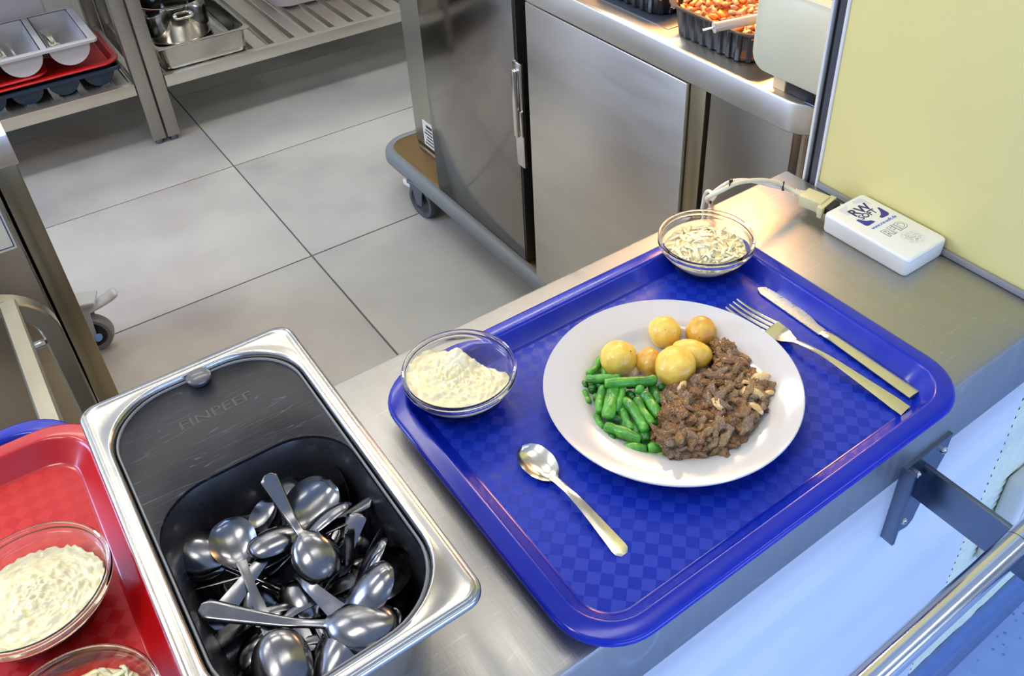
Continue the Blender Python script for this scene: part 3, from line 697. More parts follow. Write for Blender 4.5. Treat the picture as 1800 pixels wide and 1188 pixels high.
# ================================================================== CUTLERY
def strip(stations, t, prof=None):
    """stations: (x, half width, z centre, cup depth); closed thin solid"""
    m = 9; top = []; bot = []
    for x, w, z, d in stations:
        a = []; b = []
        for j in range(m):
            c = -1 + 2 * j / (m - 1); zz = z - d * (1 - c * c)
            a.append(Vector((x, c * w, zz))); e = 1 - 0.75 * abs(c) ** 6
            b.append(Vector((x, c * w, zz - t * e)))
        top.append(a); bot.append(b)
    loops = [t_ + list(reversed(b_)) for t_, b_ in zip(top, bot)]
    return loft(loops, True, True)
def spoon_meshes(L, bl_, bw, hw, t=0.0016, depth=None, arch=0.010):
    depth = depth or bw * 0.24; st = []
    n = 22
    for i in range(n + 1):
        s = i / n; x = -bl_ / 2 + bl_ * s
        if s < 0.97: w = bw / 2 * (max(0.0, 1 - (2 * (s ** 0.92) - 1) ** 2)) ** 0.5
        else: w = bw / 2 * 0.3
        w = max(w, bw * 0.02 if s < 0.5 else 0.0038)
        st.append((x, w, 0, depth * min(1, w / (bw / 2)) ** 1.3))
    bowl = strip(st, t * 0.7)
    hs = []; x0 = bl_ / 2 - 0.003; m = 26
    for i in range(m + 1):
        s = i / m; x = x0 + (L - bl_ / 2 - x0) * s
        z = arch * math.sin(min(1, s * 1.9) * PI / 2) * (1 - s) ** 0.8 - depth * 0.35 * s ** 1.2
        w = 0.0036 - 0.0006 * math.sin(PI * min(1, s * 3)) + (hw / 2 - 0.0034) * max(0, (s - 0.25) / 0.75) ** 1.3
        if s > 0.93: w *= math.sqrt(max(0.05, 1 - ((s - 0.93) / 0.072) ** 2 * 0.85))
        hs.append((x, w, z, -0.0004))
    handle = strip(hs, t * (1.2))
    return bowl, handle
def set_parts(t, bowl, handle, mat):
    mk('spoon_bowl', bowl[0], bowl[1], mat, t, 60); mk('handle', handle[0], handle[1], mat, t, 60)
def aim(o, B, E, roll=0.0, flip=False):
    x = (E - B).normalized(); y = Vector((0, 0, 1)).cross(x).normalized(); z = x.cross(y)
    M = Matrix((x, y, z)).transposed()
    M = M @ Matrix.Rotation(roll + (PI if flip else 0), 3, 'X')
    o.location = B; o.rotation_euler = M.to_euler()
# tea spoon on the tray
B = on(946, 812, ZT + 0.007); E = on(1098, 972, ZT + 0.0025)
ts = thing('teaspoon', 'shiny teaspoon lying on the blue tray left of the plate', 'spoon', B)
L_ = (E - B).length
bo, ha = spoon_meshes(L_ + 0.0235, 0.047, 0.0305, 0.0145, 0.0016, 0.0062, 0.0085)
set_parts(ts, bo, ha, CUT); aim(ts, B, E)
# fork
B = on(1378, 588, ZT + 0.0085); E = on(1592, 722, ZT + 0.0025); tipp = on(1334, 512, ZT + 0.012)
fk = thing('fork', 'steel fork lying beside the knife, tines on the blade', 'fork', B)
L_ = (E - B).length; LT = (tipp - B).length
hs = []
for i in range(27):
    s = i / 26; x = 0.010 + (L_ - 0.010) * s
    z = 0.009 * math.sin(min(1, s * 2.2) * PI / 2) * (1 - s) ** 0.9
    w = 0.0030 + 0.0058 * max(0, (s - 0.22) / 0.78) ** 1.2
    if i == 0: w = 0.0034
    if s > 0.96: w *= 0.93
    hs.append((x, w, z, -0.0005))
V, F = strip(hs, 0.0021); mk('handle', V, F, CUT, fk, 60)
hd = []
for i in range(13):
    s = i / 12; x = 0.013 - 0.030 * s
    w = 0.0034 + (0.0124 - 0.0034) * math.sin(min(1, s * 1.5) * PI / 2) ** 1.3
    hd.append((x, w, -0.002 * math.sin(PI * s) + 0.0012 * (1 - s), 0.0013 * s))
V, F = strip(hd, 0.0017); mk('fork_head', V, F, CUT, fk, 60)
for c in (-1.5, -0.5, 0.5, 1.5):
    st = []
    for i in range(10):
        s = i / 9; x = -0.0165 - (LT - 0.0165) * s
        st.append(Vector((x, c * (0.0068 - 0.0004 * s), -0.0008 - 0.0055 * math.sin(s * 2.2) * 0.6 + 0.002 * s * s)))
    V, F = sweep(st, [0.0023 - 0.0011 * (i / 9) ** 2 for i in range(10)], 8, 0.5); mk('tine', V, F, CUT, fk, 60)
aim(fk, B, E)
# knife
A = on(1331, 505, ZT + 0.0018); E = on(1606, 697, ZT + 0.002)
kn = thing('table_knife', 'serrated table knife nearest the right rim of the blue tray', 'knife', A)
Lk = (E - A).length; LB = Lk * 0.45
n = 60; up = []; lo = []
for i in range(n + 1):
    s = i / n; x = 0.001 + LB * s
    sp = 0.0056 * min(1, (s / 0.10)) ** 0.6            # back side
    ed = -0.0062 - 0.0062 * math.sin(min(1, s * 1.15) * PI) ** 0.8
    ed *= min(1, (s / 0.05)) ** 0.5
    if 0.06 < s < 0.70: ed += 0.0011 * (i % 2)
    if s > 0.82: f_ = (s - 0.82) / 0.18; ed = ed * (1 - f_) - 0.0062 * f_; sp = sp * (1 - f_) + 0.0056 * f_
    up.append(Vector((x, sp, 0))); lo.append(Vector((x, ed, 0)))
V = [p + Vector((0, 0, 0.0009)) for p in up] + [p + Vector((0, 0, 0.0005)) for p in lo] + [p - Vector((0, 0, 0.0006)) for p in up] + [p - Vector((0, 0, 0.0002)) for p in lo]
m = n + 1; F = []
for i in range(n):
    F += [(i, i + 1, m + i + 1, m + i), (2 * m + i, 3 * m + i, 3 * m + i + 1, 2 * m + i + 1), (i, 2 * m + i, 2 * m + i + 1, i + 1), (m + i, m + i + 1, 3 * m + i + 1, 3 * m + i)]
F += [(0, m, 3 * m, 2 * m), (n, 2 * m + n, 3 * m + n, m + n)]
V = [Vector((v.x, -v.y, v.z)) for v in V]
mk('blade', V, F, KNIFEM, kn, 30)
hs = []
for i in range(24):
    s = i / 23; x = LB + (Lk - LB) * s
    w = 0.0056 + 0.0018 * s - (0.0008 if i == 0 else 0); tt = 0
    hs.append((x, w, 0.0034 - 0.0004 * s if i > 1 else 0.0015 + 0.001 * i, -0.0005))
V, F = strip(hs, 0.0045); mk('handle', V, F, CUT, kn, 50)
x, y = (E - A).normalized(), None
aim(kn, A, E)

# ================================================================== CARD READER
rd = thing('card_reader', 'white plastic card reader box with blue logo against the yellow board', 'card reader', (0.8175, 0.479, HC))
x0, x1, y0, y1 = 0.7815, 0.8535, 0.416, 0.537
def rl_(i, z, r=0.006): return [v - rd.location for v in rr(x0 + i, x1 - i, y0 + i, y1 - i, r, z, 6)]
V, F = loft([rl_(0.003, HC), rl_(0.0014, HC + 0.0006), rl_(0.0004, HC + 0.003), rl_(-0.0002, HC + 0.0205), rl_(0.0003, HC + 0.0208)], True, True)
mk('reader_base', V, F, WHITEP, rd, 50)
V, F = loft([rl_(0.0006, HC + 0.0209), rl_(-0.0001, HC + 0.0213), rl_(0.0, HC + 0.0235), rl_(0.0008, HC + 0.0247), rl_(0.0024, HC + 0.0252)], True, True)
RTOP = pm('white_reader_top', (228, 226, 212), 0.38)
nt = RTOP.node_tree; N = nt.nodes; Lk_ = nt.links; b = N['Principled BSDF']
tc = N.new('ShaderNodeTexCoord'); sb = N.new('ShaderNodeVectorMath'); sb.operation = 'DISTANCE'
st_p = on(1605, 417, HC + 0.025) - rd.location
sb.inputs[1].default_value = (st_p.x, st_p.y, 0.025)
Lk_.new(tc.outputs['Object'], sb.inputs[0])
m1 = N.new('ShaderNodeMapRange'); m1.inputs[1].default_value = 0.002; m1.inputs[2].default_value = 0.016; m1.inputs[3].default_value = 1.0; m1.inputs[4].default_value = 0; Lk_.new(sb.outputs['Value'], m1.inputs[0])
nz = N.new('ShaderNodeTexNoise'); nz.inputs['Scale'].default_value = 420; Lk_.new(tc.outputs['Object'], nz.inputs[0])
wv = N.new('ShaderNodeMath'); wv.operation = 'MULTIPLY'; wv.inputs[1].default_value = 2600; Lk_.new(sb.outputs['Value'], wv.inputs[0])
sn = N.new('ShaderNodeMath'); sn.operation = 'SINE'; Lk_.new(wv.outputs[0], sn.inputs[0])
m2 = N.new('ShaderNodeMapRange'); m2.inputs[1].default_value = -0.4; m2.inputs[2].default_value = 1; m2.inputs[3].default_value = 0.35; Lk_.new(sn.outputs[0], m2.inputs[0])
m3_ = N.new('ShaderNodeMapRange'); m3_.inputs[1].default_value = 0.35; m3_.inputs[2].default_value = 0.65; Lk_.new(nz.outputs[0], m3_.inputs[0])
p1 = N.new('ShaderNodeMath'); p1.operation = 'MULTIPLY'; Lk_.new(m1.outputs[0], p1.inputs[0]); Lk_.new(m2.outputs[0], p1.inputs[1])
p2 = N.new('ShaderNodeMath'); p2.operation = 'MULTIPLY'; Lk_.new(p1.outputs[0], p2.inputs[0]); Lk_.new(m3_.outputs[0], p2.inputs[1])
mx = N.new('ShaderNodeMix'); mx.data_type = 'RGBA'; mx.inputs[6].default_value = lin((228, 226, 212)) + (1,); mx.inputs[7].default_value = lin((96, 68, 34)) + (1,)
Lk_.new(p2.outputs[0], mx.inputs[0]); Lk_.new(mx.outputs[2], b.inputs['Base Color'])
mk('reader_lid', V, F, RTOP, rd, 50)
zt = HC + 0.0252; Q = lambda X, Y: on(1440 + X / 7.425, 330 + Y / 7.425, zt)
for pts, mt in (([(755, 262), (780, 256), (905, 325), (912, 345), (895, 362), (820, 395), (785, 380), (805, 350), (800, 320), (785, 292)], PRINTB),
                ([(480, 425), (510, 412), (560, 425), (620, 432), (680, 425), (735, 440), (650, 494), (625, 498), (600, 492)], PRINTB),
                ([(425, 190), (500, 147), (540, 138), (570, 145), (672, 205), (650, 218), (590, 198), (530, 195), (460, 208)], PRINTG),
                ([(248, 290), (345, 235), (375, 245), (366, 275), (375, 315), (402, 350), (388, 372), (330, 345)], PRINTG)):
    poly('logo_corner', [Q(*p) for p in pts], zt - 0.0001, zt + 0.00015, mt, rd)
def lt(name, s, X, Y, size, mt, bold=0.0, off=0.0, dz=0.0, sx=1.0):
    p = Q(X, Y); return text(name, s, size, (p.x, p.y, zt + 0.00005 + dz), mt, rd, 0.0001, off, 'CENTER', bold, sx=sx)
lt('logo_letters', 'RW', 535, 292, 0.0190, PRINTD, 0.0005, sx=1.05)
lt('logo_letters', 'SOFT', 635, 347, 0.0122, PRINTD, 0.0003, sx=1.0)
lt('web_address', 'www.rw-soft.de', 843, 450, 0.0068, PRINTL, 0.00018, sx=1.0)
lt('reader_lettering', 'RFID', 995, 535, 0.0185, PRINTK, 0.00075)
lt('reader_lettering', 'RFID', 995, 535, 0.0185, WHITEP, 0.0002, 0, 0.00012)
# cable with plug
cb = thing('reader_cable', 'cream twin cable with beige plug arching from the card reader', 'cable', (0.80, 0.60, HC))
o = cb.location
P1 = [on(1412, 345, .852), on(1390, 333, .856), on(1368, 322, .866), on(1343, 317, .876), on(1315, 318, .884), on(1292, 323, .888), on(1270, 334, .886), on(1252, 343, .880), on(1243, 349, .872), on(1247, 354, .862), Vector((0.712, 0.652, .850)), Vector((0.724, 0.669, .838)), Vector((0.732, 0.676, .81)), Vector((0.734, 0.680, .74))]
V, F = sweep([p - o for p in spline(P1, 7)], 0.0028, 12); mk('cable_strand', V, F, CABLE, cb, 60)
P2 = [on(1440, 349, .838), on(1424, 340, .842), on(1398, 336, .848), on(1378, 331, .856), on(1350, 325, .866), on(1322, 318, .878), on(1302, 316.5, .888), on(1282, 320, .890), on(1262, 332, .886), on(1248, 345, .878), on(1250, 350, .868), Vector((0.704, 0.652, .858)), Vector((0.712, 0.668, .845)), Vector((0.716, 0.676, .81)), Vector((0.718, 0.68, .76))]
V, F = sweep([p - o for p in spline(P2, 7)], 0.0023, 12); mk('cable_strand', V, F, CABLEW, cb, 60)
P3 = [on(1440, 352, .836), on(1448, 356, .834), on(1470, 358, .838), on(1486, 362, .842)]
V, F = sweep([p - o for p in spline([on(1408, 338, .846), on(1430, 344, .84)] + P3, 6)], 0.0012, 8); mk('thin_wire', V, F, CABLEW, cb, 60)
for u, v, zz in ((1283, 325, .8885), (1377, 326, .861), (1250, 351, .869)):
    c = on(u, v, zz) - o; ring = []
    ax = Vector((0.55, -0.8, 0)).normalized(); s1 = ax.cross(Vector((0, 0, 1))).normalized()
    for i in range(25):
        a = 2 * PI * i / 24; ring.append(c + (s1 * math.cos(a) * 0.0042 + Vector((0, 0, 1)) * math.sin(a) * 0.0052))
    V, F = sweep(ring, 0.0009, 6, None, False); mk('cable_tie', V, F, BLACKG, cb, 60)
    bm = bmesh.new(); bxbm(bm, -0.002, 0.002, -0.0016, 0.0016, -0.002, 0.002, 0.0004, 1); k = bmo('tie_head', bm, BLACKG, cb); k.location = c + Vector((0.001, 0, -0.0055 if u > 1300 else 0.0055))
# strain relief rings
a = on(1397, 337, .853) - o; b2 = on(1414, 346, .848) - o
pts = [a.lerp(b2, i / 18) for i in range(19)]
V, F = sweep(pts, [0.0038 + (0.0012 if i % 4 < 2 else -0.0006) + 0.0012 * i / 18 for i in range(19)], 14); mk('strain_relief', V, F, CABLEW, cb, 30)
pc1 = on(1412, 345, .848); pc2 = on(1452, 366, .844)
dx = (pc2 - pc1); ang = math.atan2(dx.y, dx.x)
bm = bmesh.new(); bxbm(bm, 0, 0.030, -0.012, 0.012, -0.0075, 0.0075, 0.0012, 2)
g = bmo('plug_body', bm, PLUG, cb); g.location = pc1 - o; g.rotation_euler = (0, 0, ang)
bm = bmesh.new(); bxbm(bm, 0.028, 0.036, -0.0175, 0.0175, -0.0055, 0.0055, 0.0008, 2)
g = bmo('plug_flange', bm, PLUG, cb); g.location = pc1 - o; g.rotation_euler = (0, 0, ang)
bm = bmesh.new(); bxbm(bm, 0.030, 0.0365, -0.0195, -0.014, -0.0085, 0.0065, 0.001, 2)
g = bmo('plug_clip', bm, PLUG, cb); g.location = pc1 - o; g.rotation_euler = (0, 0, ang)
bm = bmesh.new(); bxbm(bm, 0.036, 0.044, -0.0125, 0.0125, -0.0045, 0.0045, 0.0005, 1)
g = bmo('plug_socket', bm, BLACKG, cb); g.location = pc1 - o; g.rotation_euler = (0, 0, ang)

# ================================================================== STEEL CONTAINER WITH SPOONS
gx0, gx1, gy0, gy1 = -0.027, 0.1525, 0.299, 0.6355; gz = 0.950; gb = HC + 0.0008
gn = thing('gastronorm_container', 'deep steel food container with black insert, full of spoons, left of the blue tray', 'container', ((gx0 + gx1) / 2, (gy0 + gy1) / 2, gb))
def gl(i, z, r, par=gn, j=None): 
    j = i if j is None else j
    return [v - par.location for v in rr(gx0 + i, gx1 - i, gy0 + j, gy1 - j, r, z, 12)]
prof = [(0.030, gb, 0.045), (0.026, gb + 0.002, 0.05), (0.0225, gb + 0.008, 0.05), (0.0140, gz - 0.012, 0.052), (0.0120, gz - 0.0045, 0.052), (0.003, gz - 0.0055, 0.016), (0.0010, gz - 0.0075, 0.015), (0.0, gz - 0.006, 0.015), (0.0, gz - 0.0035, 0.015),
        (0.0012, gz - 0.0015, 0.014), (0.0026, gz - 0.001, 0.013), (0.0034, gz - 0.0018, 0.012), (0.0048, gz - 0.0005, 0.011), (0.0062, gz - 0.0004, 0.011), (0.0075, gz - 0.0012, 0.012), (0.0098, gz - 0.0012, 0.056), (0.0108, gz - 0.0005, 0.056), (0.0120, gz - 0.0010, 0.055), (0.0130, gz - 0.003, 0.054), (0.0140, gz - 0.010, 0.053),
        (0.0235, gb + 0.009, 0.05), (0.027, gb + 0.003, 0.05), (0.031, gb + 0.001, 0.045)]
V, F = loft([gl(i, z, r) for i, z, r in prof], True, True)
mk('steel_shell', V, F, pm('container_steel', (190, 188, 180), 0.26, 1, var=0.4, col2=(176, 173, 162), scale=25, rvar=0.07, bump=0.03, bscale=90), gn, 50)
ix0, ix1, iy0, iy1 = gx0 + 0.0145, gx1 - 0.0145, gy0 + 0.0145, gy1 - 0.0145
cyf = 0.508
def cav(i, z, r): return [v - gn.location for v in rr(ix0 + 0.003 + i, ix1 - 0.003 - i, iy0 + 0.003 + i, cyf - i * 1.25, r, z, 12)]
def opn(i, z, r=0.052): return [v - gn.location for v in rr(ix0 + i, ix1 - i, iy0 + i, iy1 - i, r, z, 12)]
V, F = loft([cav(0, 0.9415, 0.046), cav(0.002, 0.935, 0.046), cav(0.005, 0.915, 0.046), cav(0.009, 0.885, 0.046), cav(0.018, 0.866, 0.046), cav(0.034, 0.854, 0.034), cav(0.052, 0.850, 0.018),
             cav(0.052, 0.846, 0.018), cav(0.012, 0.860, 0.046), cav(0.002, 0.900, 0.046), cav(-0.0012, 0.9405, 0.046), cav(0, 0.9415, 0.046)], False, False)
F.append(tuple(range(6 * 52, 7 * 52))); F.append(tuple(range(7 * 52, 8 * 52)))
mk('insert_basin', V, F, BLACKP, gn, 50)
V, F = loft([opn(0.0, 0.934), opn(-0.0004, 0.9425), opn(0.001, 0.9438), cav(-0.0022, 0.9438, 0.047), cav(-0.0010, 0.943, 0.046), cav(-0.001, 0.9335, 0.046), opn(0.0, 0.934)], False, False)
mk('insert_lid', V, F, LIDP, gn, 50)
# rolled edge of the insert against the steel
V, F = loft([opn(0.0022, 0.9438), opn(0.0018, 0.9450), opn(0.0008, 0.9450), opn(0.0003, 0.9438)], False, False)
mk('insert_edge', V, F, pm('worn_edge_plastic', (120, 122, 124), 0.4), gn, 60)
V, F = lathe([(0, 0.0072), (0.0075, 0.0071), (0.0098, 0.0062), (0.0103, 0.005), (0.0098, 0.0035), (0.0075, 0.002), (0.0075, 0), (0, 0)], 36)
mk('lid_button', V, F, pm('grey_button_plastic', (74, 74, 80), 0.3, coat=0.3), gn, 40).location = on(348, 659, 0.951) - Vector((0, 0, 0.007)) - gn.location
LET = pm('moulded_letters', (28, 29, 31), 0.36)
tpos = on(380, 722, 0.944)
text('moulded_lettering', 'FINPEEF', 0.0150, (tpos.x, tpos.y, 0.9437), LET, gn, 0.00025, 0, 'CENTER', 0, sx=1.15)

# spoons
SP = {}
def pile_spoon(Bp, Ep, z0, z1, lab, flip=False, roll=0.0, kind='soup', exact=False, grp='spoons in the container'):
    B = on(*Bp, z0); E = on(*Ep, z1)
    if exact: L = (E - B).length + {'soup': 0.025, 'dessert': 0.020, 'long': 0.024}[kind]
    else:
        d_ = (E - B).normalized(); L = {'soup': 0.176, 'dessert': 0.15, 'long': 0.165}[kind]
        while L > 0.06:
            q = B + d_ * L
            q = B + d_ * (L - 0.02)
            if ix0 + 0.004 < q.x < ix1 - 0.004 and iy0 + 0.004 < q.y < cyf - 0.004 and q.z > 0.852: break
            L -= 0.004
    key = (kind, round(L, 3))
    if key not in SP:
        d = {'soup': (0.176, 0.050, 0.0375, 0.016), 'dessert': (0.150, 0.040, 0.0325, 0.0135), 'long': (0.165, 0.048, 0.033, 0.012)}[kind]; d = (L,) + d[1:]
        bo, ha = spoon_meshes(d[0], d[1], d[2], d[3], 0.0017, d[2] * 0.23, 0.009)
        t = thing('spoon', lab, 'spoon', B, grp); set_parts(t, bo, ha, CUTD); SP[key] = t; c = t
    else: c = copy_tree(SP[key], lab)
    c['group'] = grp
    aim(c, B, E, roll, flip); return c
S = pile_spoon
S((555, 978), (470, 838), .930, .952, 'spoon on top of the pile with handle pointing to the insert lid', True, 0, 'dessert', True)
S((410, 952), (478, 1120), .926, .910, 'hollow side up spoon at the left of the pile, bowl towards the lid', False, 0, 'dessert')
S((345, 970), (520, 1035), .908, .905, 'spoon bowl turned over lying farthest left in the basin', True, 0.1, 'soup')
S((349, 978), (524, 1045), .903, .898, 'lower spoon stacked under the farthest left spoon', True, 0.1, 'soup')
S((545, 886), (440, 1015), .917, .915, 'large hollow side up spoon bowl at the far right of the pile', False, -0.35, 'soup')
S((450, 893), (510, 1060), .903, .895, 'hollow spoon bowl behind the pile near the basin floor', False, 0.1, 'dessert')
S((470, 915), (440, 1080), .904, .890, 'smaller hollow spoon bowl between the two far spoons', False, 0.2, 'dessert')
S((483, 952), (600, 905), .920, .918, 'turned over spoon lying under the topmost handle', True, -0.3, 'dessert')
S((572, 922), (470, 1000), .925, .905, 'narrow spoon seen from the side, upper of two at the right', True, 0.8, 'long')
S((572, 940), (460, 990), .917, .905, 'narrow spoon seen from the side, lower of two at the right', True, 0.9, 'long')
S((600, 1050), (626, 905), .885, .935, 'spoon standing with its wide flat handle end up at the right', False, 0.2, 'soup', True)
S((585, 1060), (622, 932), .890, .930, 'spoon on edge with thin dark handle left of the wide handle', False, 1.35, 'dessert', True)
S((565, 1040), (430, 1100), .905, .900, 'dark hollow spoon bowl in the middle of the pile', False, 0.0, 'soup')
S((500, 985), (600, 1082), .912, .925, 'spoon with stamped handle slanting through the pile centre', False, 0.4, 'dessert', True)
S((530, 1050), (600, 1180), .900, .895, 'turned over spoon bowl half under the stamped handle', True, 0.2, 'dessert')
S((648, 1045), (560, 1140), .932, .900, 'brightest turned over spoon bowl at the right of the pile', True, 0.15, 'soup')
S((636, 1102), (480, 1086), .930, .925, 'turned over spoon with handle lying level under the shiny bowl', True, -0.1, 'soup')
S((600, 1142), (560, 1230), .922, .915, 'shiny spoon bowl near the front rim of the container', True, 0.2, 'soup')
S((497, 1172), (540, 1290), .925, .915, 'turned over spoon bowl nearest the lower picture edge', True, 0.1, 'soup')
S((560, 1110), (450, 1180), .895, .890, 'dark spoon below the level handle', False, 0.5, 'soup')
S((655, 1000), (600, 1110), .912, .880, 'thin spoon edge above the brightest bowl', True, 0.9, 'long')
S((683, 1008), (620, 1120), .915, .885, 'spoon bowl on edge at the far right wall of the basin', False, -0.9, 'dessert')
S((590, 1160), (700, 1078), .890, .920, 'spoon whose flat handle end rests by the right wall', False, 0.1, 'dessert', True)
S((540, 1135), (480, 1240), .890, .885, 'pointed spoon bowl in the shadow at the front', False, 0.8, 'dessert')
S((400, 1150), (520, 1080), .895, .900, 'dark spoon bowl at the front left of the basin, uppermost', False, 0, 'soup')
S((402, 1158), (522, 1090), .890, .895, 'dark spoon bowl at the front left of the basin, second in stack', False, 0, 'soup')
S((405, 1168), (525, 1100), .885, .890, 'dark spoon bowl at the front left of the basin, third in stack', False, 0, 'soup')
S((590, 870), (640, 1000), .905, .885, 'dark spoon bowl on edge at the far right behind the large bowl', False, 1.1, 'soup')
S((505, 880), (590, 1010), .900, .880, 'small spoon bowl peeking out behind the large far bowl', True, 0.5, 'dessert')
S((655, 960), (600, 1060), .895, .875, 'spoon bowl on edge hidden behind the wide handle', False, 1.2, 'dessert')
rnd = random.Random(12)
for k in range(20):
    u = rnd.uniform(420, 640); v = rnd.uniform(985, 1150); a = rnd.uniform(0, 2 * PI); zz = rnd.uniform(.872, .893)
    B = on(u, v, zz)
    # keep inside the basin
    Lx = 0.11; E = B + Vector((math.cos(a), math.sin(a), 0)) * Lx
    E.x = min(max(E.x, ix0 + 0.03), ix1 - 0.03); E.y = min(max(E.y, iy0 + 0.03), cyf - 0.03)
    B = E - (E - B).normalized() * Lx; B.x = min(max(B.x, ix0 + 0.035), ix1 - 0.035); B.y = min(max(B.y, iy0 + 0.035), cyf - 0.04)
    c = copy_tree(SP[min(SP, key=lambda q_: abs(q_[1] - 0.115))], 'spoon lying deep in the dark bottom of the pile'); c['group'] = 'spoons at the bottom of the pile'
    aim(c, B, E + Vector((0, 0, rnd.uniform(-.004, .010))), rnd.uniform(-.6, .6), rnd.random() < .5)

# ================================================================== SERVING COUNTER WITH FOOD (right back)
sv = thing('hot_food_counter', 'steel counter with two door fronts behind the pass, carrying black food trays', 'counter', (1.15, 1.02, 0))
o = sv.location
def slab(x0, x1, y0, y1, z0, z1, r, name, mat, par, bev=0.004):
    p = par.location if par else Vector((0, 0, 0))
    f = lambda i, z: [v - p for v in rr(x0 + i, x1 - i, y0 + i, y1 - i, r - i, z, 10)]
    V, F = loft([f(0.002, z0), f(0, z0 + 0.002), f(0, z1 - bev), f(bev * 0.3, z1 - bev * 0.3), f(bev, z1)], True, True)
    return mk(name, V, F, mat, par, 28)
slab(0.900, 1.58, 0.665, 1.393, 0.8525, 0.900, 0.048, 'worktop', STEEL2, sv)
box('carcass', 0.936, 1.54, 0.722, 1.387, 0.172, 0.853, STEELDD, sv, 0.001)
box('cabinet_door', 0.917, 0.936, 0.9225, 1.373, 0.172, 0.839, STEELD, sv, 0.0025)
box('door_frame', 0.9235, 0.940, 0.8855, 0.9195, 0.172, 0.845, pm('brownish_steel_frame', (170, 158, 124), 0.35, 1), sv, 0.001)
box('door_gap', 0.935, 0.943, 0.870, 0.8855, 0.172, 0.848, BLACKG, sv, 0)
box('side_panel', 0.918, 0.940, 0.705, 0.870, 0.172, 0.848, STEELDD, sv, 0.0015)
for y in (0.686, 0.671):
    V, F = sweep([(0.9235 - o.x, y - o.y, 0.0), (0.9235 - o.x, y - o.y, 0.855)], 0.0068, 16); mk('leg', V, F, pm('counter_leg_steel', (196, 182, 158), 0.3, 1), sv, 40)
for x, y in ((1.50, 1.26), (1.16, 1.24), (1.50, 0.76)):
    V, F = sweep([(x - o.x, y - o.y, 0.0), (x - o.x, y - o.y, 0.18)], 0.02, 16); mk('leg', V, F, STEELD, sv, 40)
box('hot_plate', 0.936, 1.43, 0.993, 1.38, 0.8995, 0.9015, pm('dark_hot_plate', (58, 66, 74), 0.25, coat=0.5), sv, 0.0005)
# food trays
def food_tray(x0, x1, y0, y1, z0, z1, lab):
    t = thing('food_container', lab, 'container', ((x0 + x1) / 2, (y0 + y1) / 2, z0), 'black food containers'); p = t.location
    n = 220
    def lp(i, z, rib=0.0, r=0.03):
        base = rr(x0 + i, x1 - i, y0 + i, y1 - i, r, z, 8); C_ = Vector(((x0 + x1) / 2, (y0 + y1) / 2, z))
        # resample by arc length so the ribs are even
        L = [0]
        for a, b in zip(base, base[1:] + base[:1]): L.append(L[-1] + (b - a).length)
        out = []; k = 0; pts = base + base[:1]
        for q in range(n):
            s = L[-1] * q / n
            while L[k + 1] < s: k += 1
            t_ = (s - L[k]) / max(1e-9, L[k + 1] - L[k]); v = pts[k].lerp(pts[k + 1], t_)
            d = (v - C_).normalized(); out.append(v + d * (rib if (q // 3) % 2 else -rib) - p)
        return out
    V, F = loft([lp(0.017, z0, 0.002), lp(0.013, z0 + 0.003, 0.0022), lp(0.008, z1 - 0.008, 0.0018), lp(0.006, z1 - 0.004), lp(0, z1 - 0.004), lp(-0.001, z1 - 0.001), lp(0, z1), lp(0.004, z1), lp(0.008, z1 - 0.003), lp(0.015, z0 + 0.004)], True, True)
    mk('container_body', V, F, CHAR, t, 35); return t
food_tray(0.920, 1.14, 0.803, 0.993, 0.9006, 0.953, 'black ribbed container heaped with fried mushrooms behind the cream panel')
food_tray(0.940, 1.16, 1.021, 1.235, 0.902, 0.948, 'black container farther back at the upper picture edge')
rnd = random.Random(3); mm = []
for k in range(5):
    bm = blob(2, k + 51, 0.6, 1.6, (1, .6, .5), 0.2, 4); me = bpy.data.meshes.new('mushroom_piece'); bm.to_mesh(me); bm.free(); me.shade_smooth(); me.materials.append(MUSH[(0, 1, 0, 2, 1)[k]]); mm.append(me)
FIL = pm('dark_sauce', (120, 66, 30), 0.3)
def heap(x0, x1, y0, y1, z, nn, s0, s1, lab, grp, hump):
    pts = []; tr_ = 0
    while len(pts) < nn and tr_ < 9000:
        tr_ += 1; x = rnd.uniform(x0, x1); y = rnd.uniform(y0, y1)
        if any(math.hypot(x - a, y - b) < s0 * 1.15 for a, b in pts): continue
        pts.append((x, y))
        fx = (x - x0) / (x1 - x0); fy = (y - y0) / (y1 - y0)
        h = hump * (math.sin(PI * fx) * math.sin(PI * fy)) ** 0.5
        q = bpy.data.objects.new('mushroom_piece', mm[rnd.randrange(5)]); COL.objects.link(q)
        q.location = (x, y, z + h + rnd.uniform(-.003, .003)); s = rnd.uniform(s0, s1) * 0.62; q.scale = (s, s, s)
        q.rotation_euler = (rnd.uniform(-.7, .7), rnd.uniform(-.7, .7), rnd.uniform(0, 6.3)); w_ = 'near side' if fy < 0.4 else 'far side' if fy > 0.7 else 'middle'; tag(q, lab + ', ' + w_, 'mushroom', grp + ', ' + w_)
heap(0.932, 1.10, 0.816, 0.982, 0.942, 230, 0.0098, 0.0155, 'glistening orange brown fried mushroom piece in the black container', 'fried mushroom pieces', 0.018)
q = slab(0.935, 1.126, 0.818, 0.979, 0.906, 0.945, 0.02, 'mushroom_sauce', FIL, None, 0.01)
tag(q, 'dark sauce under the fried mushrooms in the black container', 'sauce', kind='stuff')
heap(0.955, 1.14, 1.036, 1.22, 0.936, 60, 0.013, 0.018, 'dark fried mushroom piece in the farther black container', 'mushroom pieces in the farther container', 0.006)
